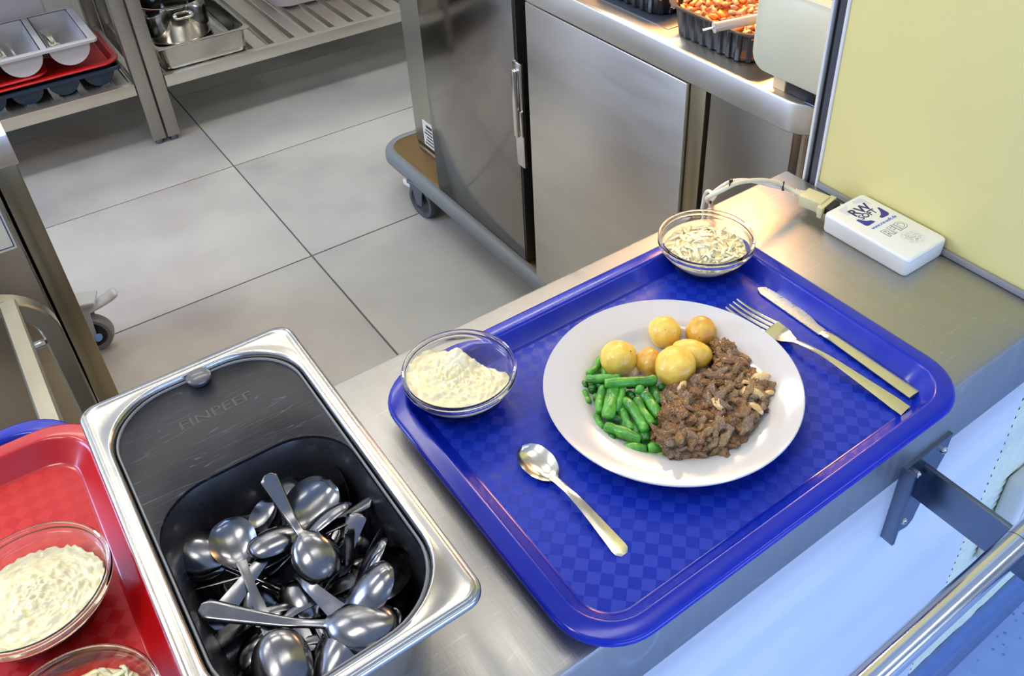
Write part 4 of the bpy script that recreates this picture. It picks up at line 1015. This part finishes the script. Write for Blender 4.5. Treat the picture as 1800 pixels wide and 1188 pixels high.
# cream panel on its foot
cp = thing('control_box', 'cream lacquered upright panel with rounded corners beside the wall edge', 'panel', (0.907, 0.70, 0.90)); p = cp.location
loops = []
for xx, i in ((0.9235, 0.002), (0.922, 0), (0.905, 0), (0.903, 0.002)):
    loops.append([Vector((xx - p.x, v.x - p.y, v.y - p.z)) for v in rr(0.638 + i, 0.786 - i, 0.9225 + i, 1.044 - i, 0.026, 0, 8)])
V, F = loft(loops, True, True); mk('panel_sheet', V, F, CREAMP, cp, 40)
box('panel_foot', 0.915, 0.94, 0.679, 0.727, 0.9006, 0.934, BLACKG, cp, 0.001)
box('foot_plate', 0.908, 0.96, 0.669, 0.689, 0.9006, 0.9045, DARKST, cp, 0.001)
wb = box('small_box', 0.914, 0.936, 0.729, 0.751, 0.9003, 0.922, pm('pale_cardboard', (222, 196, 150), 0.7), None, 0.001)
tag(wb, 'small pale box next to the dark foot below the cream panel', 'box')
# transparent roller with rod
rt = thing('roller_tube', 'clear plastic tube with a metal rod end lying over the mushrooms', 'tube', (0.905, 0.83, 0.966)); p = rt.location
a = on(1256, 48, 0.968); b2 = on(1345, 30, 0.976)
V, F = sweep([a - p, b2 - p], 0.0071, 28); mk('tube_body', V, F, pm('milky_tube_plastic', (176, 166, 150), 0.15, coat=0.4, var=0.4, col2=(170, 150, 130), scale=90), rt, 40)
d = (b2 - a).normalized(); V, F = sweep([a - p - d * 0.0012, a - p + d * 0.0002], 0.0082, 28); mk('end_cap', V, F, pm('clear_cap_plastic', (230, 228, 224), 0.1, trans=0.6), rt, 40)
V, F = sweep([a - p - d * 0.017 - Vector((0, 0, 0.001)), a - p], 0.0017, 10); mk('rod', V, F, STEELP, rt, 40)

# heat lamp above the food counter (above the picture)
hl = thing('heat_lamp', 'heat lamp hanging above the food counter outside the picture', 'lamp', (1.09, 1.06, 1.22))
V, F = lathe([(0.012, 0.16), (0.03, 0.15), (0.08, 0.09), (0.108, 0.02), (0.11, 0.0), (0.107, 0.0), (0.104, 0.02), (0.076, 0.085), (0.03, 0.14)], 32); mk('lamp_shade', V, F, STEELP, hl, 40)
V, F = sweep([(0, 0, 0.15), (0, 0, 1.57)], 0.004, 8); mk('lamp_cord', V, F, BLACKG, hl)
l = bpy.data.lights.new('heat_bulb', 'AREA'); l.shape = 'DISK'; l.size = 0.2; l.energy = 11; l.color = (1.0, 0.44, 0.13)
lo_ = bpy.data.objects.new('heat_bulb', l); COL.objects.link(lo_); lo_.location = (1.09, 1.06, 1.232)

# ================================================================== TROLLEY
tl = thing('heated_trolley', 'tall stainless steel food trolley with closed door and grey bumper on wheels', 'trolley', (1.35, 1.8, 0))
box('trolley_body', 1.037, 1.68, 1.55, 2.173, 0.146, 1.25, pm('trolley_side_steel', (196, 194, 180), 0.40, 1, var=0.2, scale=4), tl, 0.004)
box('trolley_door', 0.9500, 1.02, 1.468, 1.892, 0.146, 1.20, pm('mirror_steel_door', (150, 145, 138), 0.13, 1, var=0.15, col2=(148, 142, 133), scale=3, rvar=0.03), tl, 0.003)
box('door_shade_strip', 1.02, 1.037, 1.475, 1.885, 0.15, 1.19, BLACKG, tl, 0.001)  # black strip put in for the shade between door and body
box('side_shade_strip', 0.9515, 1.037, 1.460, 1.4675, 0.146, 1.2, BLACKG, tl, 0.001)  # black strip over the door side, standing in for the shaded gap
box('inner_shade_sheet', 1.037, 1.06, 1.435, 1.55, 0.146, 1.2, BLACKG, tl, 0.001)  # added black sheet, no real wall: deep shade of the gap as colour
slab(0.945, 1.74, 1.31, 2.21, 0.118, 0.1445, 0.07, 'deck', pm('bronze_tinted_steel', (168, 140, 92), 0.3, 1), tl, 0.002)
def bl_(i, z): return [v - tl.location for v in rr(0.947 - i, 1.74 + i, 1.31 - i, 2.21 + i, 0.07 + i, z, 12)]
V, F = loft([bl_(-0.004, 0.1450), bl_(0.004, 0.1475), bl_(0.014, 0.146), bl_(0.021, 0.139), bl_(0.023, 0.128), bl_(0.023, 0.114), bl_(0.017, 0.104), bl_(0, 0.103), bl_(-0.004, 0.1450)], False, False)
mk('bumper', V, F, BUMPER, tl, 60)
box('deck_rail', 1.018, 1.024, 1.93, 2.12, 0.145, 0.154, STEELP, tl, 0.001)
# latch at the door edge
box('latch_plate', 0.9425, 0.951, 1.438, 1.470, 0.425, 0.678, STEELP, tl, 0.002)
box('latch_lever', 0.932, 0.9425, 1.446, 1.462, 0.503, 0.663, STEELP, tl, 0.004)
box('latch_hook', 0.937, 0.946, 1.434, 1.444, 0.508, 0.57, STEELP, tl, 0.002)
# stickers on the body front
box('type_label', 1.0358, 1.0372, 2.055, 2.117, 0.153, 0.235, WHITEP, tl, 0)
for k in range(6):
    box('label_print', 1.0352, 1.0360, 2.062, 2.108 - 0.006 * (k % 3), 0.162 + 0.011 * k, 0.166 + 0.011 * k + (0.005 if k == 5 else 0), PRINTK, tl, 0)
box('green_sticker', 1.0355, 1.0372, 2.037, 2.06, 0.245, 0.276, pm('green_sticker', (60, 140, 96), 0.4), tl, 0)
def caster(par, x, y, r, w, rz, mtyre, mhub, fork=STEELF, zdeck=0.16, brake=None):
    M = Matrix.Rotation(rz, 4, 'Z')
    bm = bmesh.new(); bxbm(bm, -w / 2 - 0.012, w / 2 + 0.012, -0.04, 0.04, zdeck - 0.012, zdeck - 0.001, 0.002, 1)
    me = bpy.data.meshes.new('m'); bm.to_mesh(me); bm.free(); me.transform(Matrix.Translation(Vector((x, y, 0)) - par.location) @ M)
    cst = link('caster', me, fork, par, 35)
    def put(nm, V, F, mat, ang=40): return mk(nm, [M @ v + Vector((x, y, 0)) - par.location for v in V], F, mat, cst, ang)
    rot = Matrix.Rotation(PI / 2, 3, 'Y')
    pf = [(r * 0.72, -w / 2 * 0.8), (r * 0.76, -w / 2), (r * 0.93, -w / 2), (r * 0.985, -w / 2 * 0.7), (r, 0), (r * 0.985, w / 2 * 0.7), (r * 0.93, w / 2), (r * 0.76, w / 2), (r * 0.72, w / 2 * 0.8)]
    V, F = lathe(pf + [pf[0]], 40); put('tyre', [rot @ v + Vector((0, 0, r)) for v in V], F, mtyre)
    hb = [(0, -w / 2 * 0.75), (r * 0.2, -w / 2 * 0.85), (r * 0.24, -w / 2 * 0.55), (r * 0.62, -w / 2 * 0.5), (r * 0.66, -w / 2 * 0.8), (r * 0.74, -w / 2 * 0.8), (r * 0.74, w / 2 * 0.8), (r * 0.66, w / 2 * 0.8), (r * 0.62, w / 2 * 0.5), (r * 0.24, w / 2 * 0.55), (r * 0.2, w / 2 * 0.85), (0, w / 2 * 0.75)]
    V, F = lathe(hb, 40); put('wheel_hub', [rot @ v + Vector((0, 0, r)) for v in V], F, mhub)
    for s in (-1, 1):
        xx = s * (w / 2 + 0.004)
        P = [(-0.014, r * 0.8), (0.014, r * 0.8), (0.022, zdeck - 0.03), (0.030, zdeck - 0.008), (-0.030, zdeck - 0.008), (-0.020, zdeck - 0.03)]
        a = [Vector((xx - 0.0015, yy, zz)) for yy, zz in P]; b = [Vector((xx + 0.0015, yy, zz)) for yy, zz in P]
        V, F = loft([a, b], True, True); put('fork', V, F, fork, 30)
    if brake:
        bm = bmesh.new(); bxbm(bm, -0.02, 0.02, brake[0], brake[1], brake[2], brake[2] + 0.022, 0.006, 2)
        me = bpy.data.meshes.new('m'); bm.to_mesh(me); bm.free(); me.transform(Matrix.Translation(Vector((x, y, 0)) - par.location) @ M)
        link('brake_pedal', me, WHITEP, cst, 35)
HUBD = pm('dark_wheel_hub', (64, 66, 70), 0.4)
caster(tl, 0.956, 1.992, 0.0545, 0.042, 0.15, RUBBER, HUBD, fork=DARKST, zdeck=0.119, brake=(0.046, 0.080, 0.078))
caster(tl, 1.66, 2.08, 0.053, 0.034, 0.1, RUBBER, DARKST, zdeck=0.119)
caster(tl, 1.02, 1.44, 0.053, 0.034, 0.1, RUBBER, DARKST, zdeck=0.119)
caster(tl, 1.66, 1.44, 0.053, 0.034, 0.1, RUBBER, DARKST, zdeck=0.119)

# ================================================================== SHELF TABLES AT THE BACK
LEGM = pm('leg_steel', (176, 173, 164), 0.38, 1, var=0.3, col2=(156, 152, 142), scale=5, rvar=0.06)
def shelf_table(x0, x1, y0, y1, lab, legs, slats):
    t = thing('steel_work_table', lab, 'table', ((x0 + x1) / 2, (y0 + y1) / 2, 0), 'steel work tables along the back'); 
    for lx in legs:
        for ly in (y0, y1 - 0.045):
            box('leg', lx, lx + 0.042, ly, ly + 0.045, 0.018, 0.86, LEGM, t, 0.0025)
            V, F = sweep([Vector((lx + 0.021, ly + 0.022, 0)) - t.location, Vector((lx + 0.021, ly + 0.022, 0.02)) - t.location], 0.014, 14); mk('foot', V, F, DARKST, t)
    box('tabletop', x0, x1, y0 - 0.02, y1 + 0.02, 0.86, 0.90, STEELF, t, 0.002)
    box('shelf_edge', x0 + 0.045, x1 - 0.045, y0 + 0.0, y0 + 0.028, 0.189, 0.229, STEELF, t, 0.002)
    box('shelf_edge', x0 + 0.045, x1 - 0.045, y1 - 0.028, y1, 0.189, 0.229, STEELF, t, 0.002)
    box('side_beam', x0 + 0.012, x0 + 0.034, y0 + 0.04, y1 - 0.04, 0.189, 0.225, STEELF, t, 0.002)
    box('side_beam', x1 - 0.034, x1 - 0.012, y0 + 0.04, y1 - 0.04, 0.189, 0.225, STEELF, t, 0.002)
    x = x0 + 0.055
    while x < x1 - 0.09:
        # a slat: shallow upturned channel
        p = t.location; w = slats
        pr2 = [(x, 0.206), (x, 0.2265), (x + 0.004, 0.2275), (x + 0.008, 0.2235), (x + w - 0.008, 0.2235), (x + w - 0.004, 0.2275), (x + w, 0.2265), (x + w, 0.206), (x + w - 0.002, 0.206), (x + w - 0.003, 0.221), (x + 0.003, 0.221), (x + 0.002, 0.206)]
        a = [Vector((q[0], y0 + 0.026, q[1])) - p for q in pr2]; b = [Vector((q[0], y1 - 0.026, q[1])) - p for q in pr2]
        V, F = loft([a, b], True, True); mk('slat', V, F, STEELF, t, 30)
        x += slats + 0.021
    return t
shelf_table(-1.05, 0.4755, 2.915, 3.56, 'steel work table with slatted shelf holding red trays, left of the paired legs', (-1.05, 0.4335), 0.055)
shelf_table(0.4815, 2.1, 2.915, 3.56, 'steel work table with slatted shelf holding the pot, right of the paired legs', (0.4815, 2.058), 0.055)
ZS = 0.2285
# navy tray with cup shaped compartments
def cup_tray(name, x0, x1, y0, y1, zb, zr, ncup, mat, lab, open_=False, group=None):
    t = thing(name, lab, 'tray', ((x0 + x1) / 2, (y0 + y1) / 2, zb), group); p = t.location
    f = lambda i, z, r=0.012: [v - p for v in rr(x0 + i, x1 - i, y0 + i, y1 - i, r, z, 5)]
    pitch = (x1 - x0 - 0.03) / ncup; R = pitch * 0.43
    if not open_:
        V, F = loft([f(0.006, zr - 0.014), f(0.0, zr - 0.012), f(0, zr - 0.002), f(0.002, zr), f(0.008, zr), f(0.012, zr - 0.010)], True, True); mk('tray_rim', V, F, mat, t, 40)
    else:
        V, F = loft([f(0.010, zr - 0.012), f(0.001, zr - 0.011), f(0, zr - 0.003), f(0.003, zr), f(0.014, zr)], False, False); mk('tray_rim', V, F, mat, t, 40)
        V, F = loft([f(0.0102, zr - 0.012), f(0.0142, zr - 0.0005)], False, False)
        for k in range(ncup + 1):
            xc = x0 + 0.015 + pitch * k
            box('divider', max(x0 + 0.002, xc - 0.009), min(x1 - 0.002, xc + 0.009), y0 + 0.012, y1 - 0.012, zr - 0.012, zr - 0.0004, mat, t, 0.002)
    dep = zr - 0.012 - zb
    for k in range(ncup):
        xc = x0 + 0.015 + pitch * (k + 0.5); n = 18
        def arc(rx, y, zo, dp):
            # cup section: straight sides then round bottom
            out = [Vector((xc - rx, y, zr - 0.012 + zo))]
            for i in range(n + 1):
                a = PI + PI * i / n; out.append(Vector((xc + rx * math.cos(a), y, zb + dp + min(rx, dep) * (1 + math.sin(a)))))
            out.append(Vector((xc + rx, y, zr - 0.012 + zo))); return [v - p for v in out]
        if open_:
            ym0, ym1 = y0 + 0.016, y1 - 0.016
            outer0, outer1 = arc(R, ym0, 0, 0), arc(R, ym1, 0, 0); in0, in1 = arc(R - 0.003, ym0 + 0.003, 0.011, 0.003), arc(R - 0.003, ym1 - 0.003, 0.011, 0.003)
            m = len(outer0); V = outer0 + outer1 + in0 + in1; F = []
            for i in range(m - 1):
                F += [(i, i + 1, m + i + 1, m + i), (2 * m + i, 3 * m + i, 3 * m + i + 1, 2 * m + i + 1)]
            F += [tuple(range(m)), tuple(range(m, 2 * m)), tuple(range(2 * m, 3 * m)), tuple(range(3 * m, 4 * m))]
            mk('compartment', V, F, mat, t, 50)
        else:
            V, F = loft([arc(R, y0 + 0.016, 0, 0), arc(R, y1 - 0.016, 0, 0)], True, True); mk('compartment', V, F, mat, t, 50)
    return t
cup_tray('compartment_tray', -0.14, 0.418, 2.958, 3.26, ZS, 0.284, 5, NAVY, 'navy blue tray with rounded cups lying lowest under the red trays')
t = tray('cafeteria_tray', 'red tray with tapered corner on the shelf, lying on the navy tray', -0.045, 0.425, 2.95, 3.29, 0.286, 0.304, TRAYR, TRAYRF, 0.06)
t = tray('cafeteria_tray', 'second red tray shifted left on top, under the grey cutlery tray', -0.24, 0.215, 2.955, 3.29, 0.306, 0.318, TRAYR, TRAYRF, 0.05)
ct2 = cup_tray('cutlery_tray', -0.20, 0.377, 2.945, 3.28, 0.3205, 0.392, 4, GREYP, 'light grey cutlery tray with rounded compartments on the red trays', True)
# cutlery standing in the visible compartments
rnd = random.Random(9); first = None
for k in range(12):
    xx = rnd.choice((0.125, 0.245)) + rnd.uniform(-.02, .03)
    pos = Vector((xx, 3.035 + rnd.uniform(0, .03), 0.352 + rnd.uniform(0, .012)))
    c = copy_tree(fk, 'worn fork lying in a compartment of the grey cutlery tray'); c['group'] = 'forks in the grey cutlery tray'
    aim(c, pos, pos + Vector((rnd.uniform(-.1, .1), 1, .03)), rnd.uniform(-.3, .3))
bx_ = box('storage_box', -0.30, 0.30, 3.30, 3.55, ZS + 0.001, 0.47, GREYP, None, 0.012, 3)
tag(bx_, 'light grey plastic box behind the cutlery tray at the upper left corner', 'box')
# pan and pot
pn = thing('steel_pan', 'shallow rectangular steel pan holding the pot on the right shelf', 'pan', (0.69, 3.13, ZS + 0.0008)); p = pn.location
f = lambda i, z, r: [v - p for v in rr(0.5255 + i, 0.842 - i, 2.925 + i, 3.45 - i, r, z, 8)]
zp = 0.312
V, F = loft([f(0.024, ZS + .0005, 0.03), f(0.018, ZS + .004, 0.035), f(0.014, zp - 0.006, 0.035), f(0.0, zp - 0.004, 0.012), f(0.0, zp - 0.001, 0.012), f(0.001, zp, 0.012), f(0.013, zp - 0.0005, 0.034), f(0.0155, zp - 0.006, 0.034), f(0.0195, ZS + .006, 0.034), f(0.026, ZS + .0025, 0.03)], True, True)
mk('pan_body', V, F, pm('pan_steel', (198, 196, 188), 0.22, 1, var=0.5, col2=(150, 146, 130), scale=9, rvar=0.08), pn, 50)
po = thing('cooking_pot', 'small shiny steel cooking pot with side handles standing in the pan', 'pot', (0.676, 3.235, ZS + 0.0035))
rp = 0.112
V, F = lathe([(0, 0), (rp - 0.012, 0), (rp - 0.003, 0.003), (rp, 0.012), (rp, 0.125), (rp + 0.004, 0.128), (rp + 0.004, 0.131), (rp - 0.001, 0.131), (rp - 0.0025, 0.125), (rp - 0.0025, 0.012), (rp - 0.010, 0.004), (0, 0.003)], 64)
mk('pot_body', V, F, pm('mirror_pot_steel', (210, 208, 204), 0.09, 1), po, 40)
for a0 in (-PI / 2 + 0.05, PI / 2 + 0.05):
    ax = Vector((math.cos(a0), math.sin(a0), 0)); sd = Vector((-math.sin(a0), math.cos(a0), 0))
    pts = [ax * rp * 0.98 - sd * 0.030, ax * (rp + 0.012) - sd * 0.030, ax * (rp + 0.022) - sd * 0.020, ax * (rp + 0.022) + sd * 0.020, ax * (rp + 0.012) + sd * 0.030, ax * rp * 0.98 + sd * 0.030]
    V, F = sweep([q + Vector((0, 0, 0.098)) for q in spline(pts, 5)], 0.0042, 10); mk('handle', V, F, STEELP, po, 60)
    for s in (-1, 1):
        bm = blob(2, 1, 0, 1, (0.008, 0.008, 0.010)); q = bmo('rivet', bm, STEELP, po, 60); q.location = ax * rp + sd * 0.027 * s + Vector((0, 0, 0.098))
bn = thing('plastic_bin', 'pinkish white plastic tub on the right shelf at the upper edge', 'tub', (1.33, 3.37, ZS + 0.001)); p = bn.location
f = lambda i, z, r: [v - p for v in rr(1.03 + i, 1.55 - i, 3.20 + i, 3.54 - i, r, z, 8)]
V, F = loft([f(0.02, ZS + .001, 0.06), f(0.01, ZS + .008, 0.06), f(0, ZS + 0.14, 0.06), f(-0.006, ZS + 0.145, 0.06), f(-0.004, ZS + 0.15, 0.06), f(0.003, ZS + 0.149, 0.06), f(0.014, ZS + .012, 0.06)], True, True)
mk('tub_body', V, F, PINKP, bn, 50)
rd2 = thing('white_pole', 'thin white pole leaning behind the red trays near the table legs', 'pole', (0.415, 3.34, ZS + 0.001))
V, F = sweep([(-0.02, 0.02, 0.0), (-0.012, 0.16, 0.62)], 0.008, 10); mk('pole_rod', V, F, WHITEP, rd2, 40)

# ================================================================== LEFT CABINET AND TRAY CART
lc = thing('steel_cabinet', 'stainless steel cabinet on wheels at the left picture edge', 'cabinet', (-0.35, 1.73, 0))
box('cabinet_top', -0.75, 0.019, 1.405, 2.06, 0.80, 0.85, STEELD, lc, 0.0015)
box('cabinet_body', -0.74, -0.022, 1.43, 2.04, 0.16, 0.80, STEELDD, lc, 0.0015)
box('corner_post', -0.0185, 0.0155, 1.415, 2.045, 0.15, 0.80, pm('olive_tinted_steel', (150, 140, 112), 0.32, 1, var=0.3, scale=4), lc, 0.002)
box('door_panel', -0.73, -0.0225, 1.418, 1.431, 0.17, 0.795, STEELDD, lc, 0.0015)
box('edge_strip', -0.0262, -0.0238, 1.414, 1.419, 0.17, 0.795, STEELP, lc, 0)
box('paper_notice', -0.25, -0.031, 1.4165, 1.4178, 0.66, 0.765, pm('greenish_paper', (214, 218, 202), 0.7), lc, 0)
BB = pm('blue_border_print', (40, 60, 120), 0.6)
box('notice_border', -0.246, -0.0335, 1.416, 1.4166, 0.664, 0.6655, BB, lc, 0)
box('notice_border', -0.0350, -0.0335, 1.416, 1.4166, 0.664, 0.761, BB, lc, 0)
box('notice_line', -0.246, -0.058, 1.416, 1.4166, 0.722, 0.7232, BB, lc, 0)
caster(lc, 0.022, 1.985, 0.05, 0.030, 1.57 - 0.35, pm('grey_tyre', (112, 116, 118), 0.5), pm('black_hub', (40, 42, 44), 0.4), fork=GREYCAST, zdeck=0.155)
caster(lc, -0.68, 1.99, 0.05, 0.030, 1.4, RUBBER, DARKST, fork=GREYCAST, zdeck=0.155)
caster(lc, -0.68, 1.47, 0.05, 0.030, 1.4, RUBBER, DARKST, fork=GREYCAST, zdeck=0.155)
caster(lc, -0.02, 1.47, 0.05, 0.030, 1.4, RUBBER, DARKST, fork=GREYCAST, zdeck=0.155)
# grey brake pedal arched over the visible wheel, with blue hub cap
p = lc.location
pts = spline([Vector((0.0, 1.985, 0.116)), Vector((0.03, 1.985, 0.118)), Vector((0.062, 1.988, 0.121)), Vector((0.088, 1.990, 0.127)), Vector((0.106, 1.990, 0.136))], 5)
V, F = sweep([q - p for q in pts], [0.020] * 4 + [0.019] * (len(pts) - 6) + [0.016, 0.010], 14, 0.5); mk('brake_pedal', V, F, GREYCAST, lc, 60)
V, F = lathe([(0, 0.004), (0.009, 0.0035), (0.0105, 0), (0, 0)], 20); q = mk('hub_cap', [Matrix.Rotation(PI / 2, 3, 'X') @ v for v in V], F, pm('blue_hub_cap', (96, 150, 214), 0.4), lc); q.location = Vector((0.030, 1.952, 0.052)) - p; q.rotation_euler = (0, 0, 0.35)
tcart = thing('tray_cart', 'square tube steel tray cart in front of the left cabinet', 'cart', (-0.22, 1.0, 0)); p = tcart.location
def sq_tube(pts, w, name, mat=None, d=None):
    pts = [Vector(q) - p for q in pts]; d = d or w; loops = []
    n0 = Vector((0, 1, 0))
    for i, q in enumerate(pts):
        t_ = (pts[min(i + 1, len(pts) - 1)] - pts[max(i - 1, 0)]).normalized()
        nn = n0 if abs(t_.dot(n0)) < 0.9 else Vector((1, 0, 0)); s = t_.cross(nn).normalized(); u = s.cross(t_).normalized()
        loops.append([q + s * a * w / 2 + u * b * d / 2 for a, b in ((-1, -.8), (-.8, -1), (.8, -1), (1, -.8), (1, .8), (.8, 1), (-.8, 1), (-1, .8))])
    V, F = loft(loops, True, True); return mk(name, V, F, mat or STEELF, tcart, 35)
CARTS = pm('cart_tube_steel', (160, 154, 136), 0.3, 1, var=0.4, col2=(132, 125, 104), scale=12)
for yy in (1.20, 0.74):
    pts = [Vector((-0.43 + 0.0, yy, 0.12))]
    R = 0.07; xr, xl, zt_ = -0.032, -0.43, 0.712
    path = [Vector((xr, yy, 0.10)), Vector((xr, yy, zt_ - R))] + [Vector((xr - R + R * math.cos(a), yy, zt_ - R + R * math.sin(a))) for a in [PI / 2 * i / 8 for i in range(1, 9)]]
    path += [Vector((xl + R + R * math.cos(a), yy, zt_ - R + R * math.sin(a))) for a in [PI / 2 + PI / 2 * i / 8 for i in range(0, 9)]] + [Vector((xl, yy, 0.10))]
    sq_tube(path, 0.026, 'bent_frame', CARTS)
sq_tube([(-0.0655, 1.187, 0.708), (-0.0655, 0.753, 0.708)], 0.022, 'top_rail', CARTS, 0.022)
sq_tube([(-0.40, 1.187, 0.708), (-0.40, 0.753, 0.708)], 0.022, 'top_rail', CARTS, 0.022)
for z in (0.12, 0.40):
    sq_tube([(-0.032, 1.187, z), (-0.032, 0.753, z)], 0.02, 'side_rail', CARTS); sq_tube([(-0.43, 1.187, z), (-0.43, 0.753, z)], 0.02, 'side_rail', CARTS)
box('runner_end', -0.064, -0.045, 1.185, 1.195, 0.628, 0.636, STEELP, tcart, 0.001)
for a in (-0.032, -0.43):
    for yy in (1.20, 0.74):
        caster(tcart, a, yy, 0.04, 0.024, 0.2, RUBBER, DARKST, zdeck=0.105)

# ceiling lamps (above the picture)
for i, (x, y) in enumerate(CEIL):
    t = thing('ceiling_lamp', 'long ceiling lamp panel above the kitchen outside the picture', 'lamp', (x, y, 2.8), 'ceiling lamps')
    box('lamp_housing', x - 0.58, x + 0.58, y - 0.16, y + 0.16, 2.745, 2.80, WHITEP, t, 0.002)

# ================================================================== small pieces go under the part that carries them
def kids(root, nm): return [c for c in root.children if c.name.split('.')[0] == nm]
def under(root, part, names):
    P = kids(root, part)
    for nm in names:
        for c in kids(root, nm): c.parent = P[0]
under(tl, 'trolley_door', ('latch_plate', 'latch_lever', 'latch_hook', 'door_shade_strip', 'side_shade_strip'))
under(tl, 'type_label', ('label_print',))
under(lc, 'paper_notice', ('notice_border', 'notice_line'))
under(lc, 'door_panel', ('edge_strip',))
under(gn, 'insert_lid', ('lid_button', 'moulded_lettering', 'insert_edge'))
under(rd, 'reader_lid', ('logo_corner', 'logo_letters', 'web_address', 'reader_lettering'))
under(cb, 'cable_tie', ('tie_head',))
under(rl, 'bracket_plate', ('bolt', 'bracket_flange'))
under(po, 'handle', ('rivet',))
under(sv, 'worktop', ('hot_plate',))
kids(gn, 'insert_lid')[0]['label'] = 'scuffed black plastic lid plate'
kids(gn, 'insert_basin')[0]['label'] = 'glossy black plastic basin'
kids(tl, 'bumper')[0]['label'] = 'grey rubber bumper rail'
kids(tl, 'deck')[0]['label'] = 'bronze tinted deck plate'
kids(sv, 'door_frame')[0]['label'] = 'brownish steel door frame'
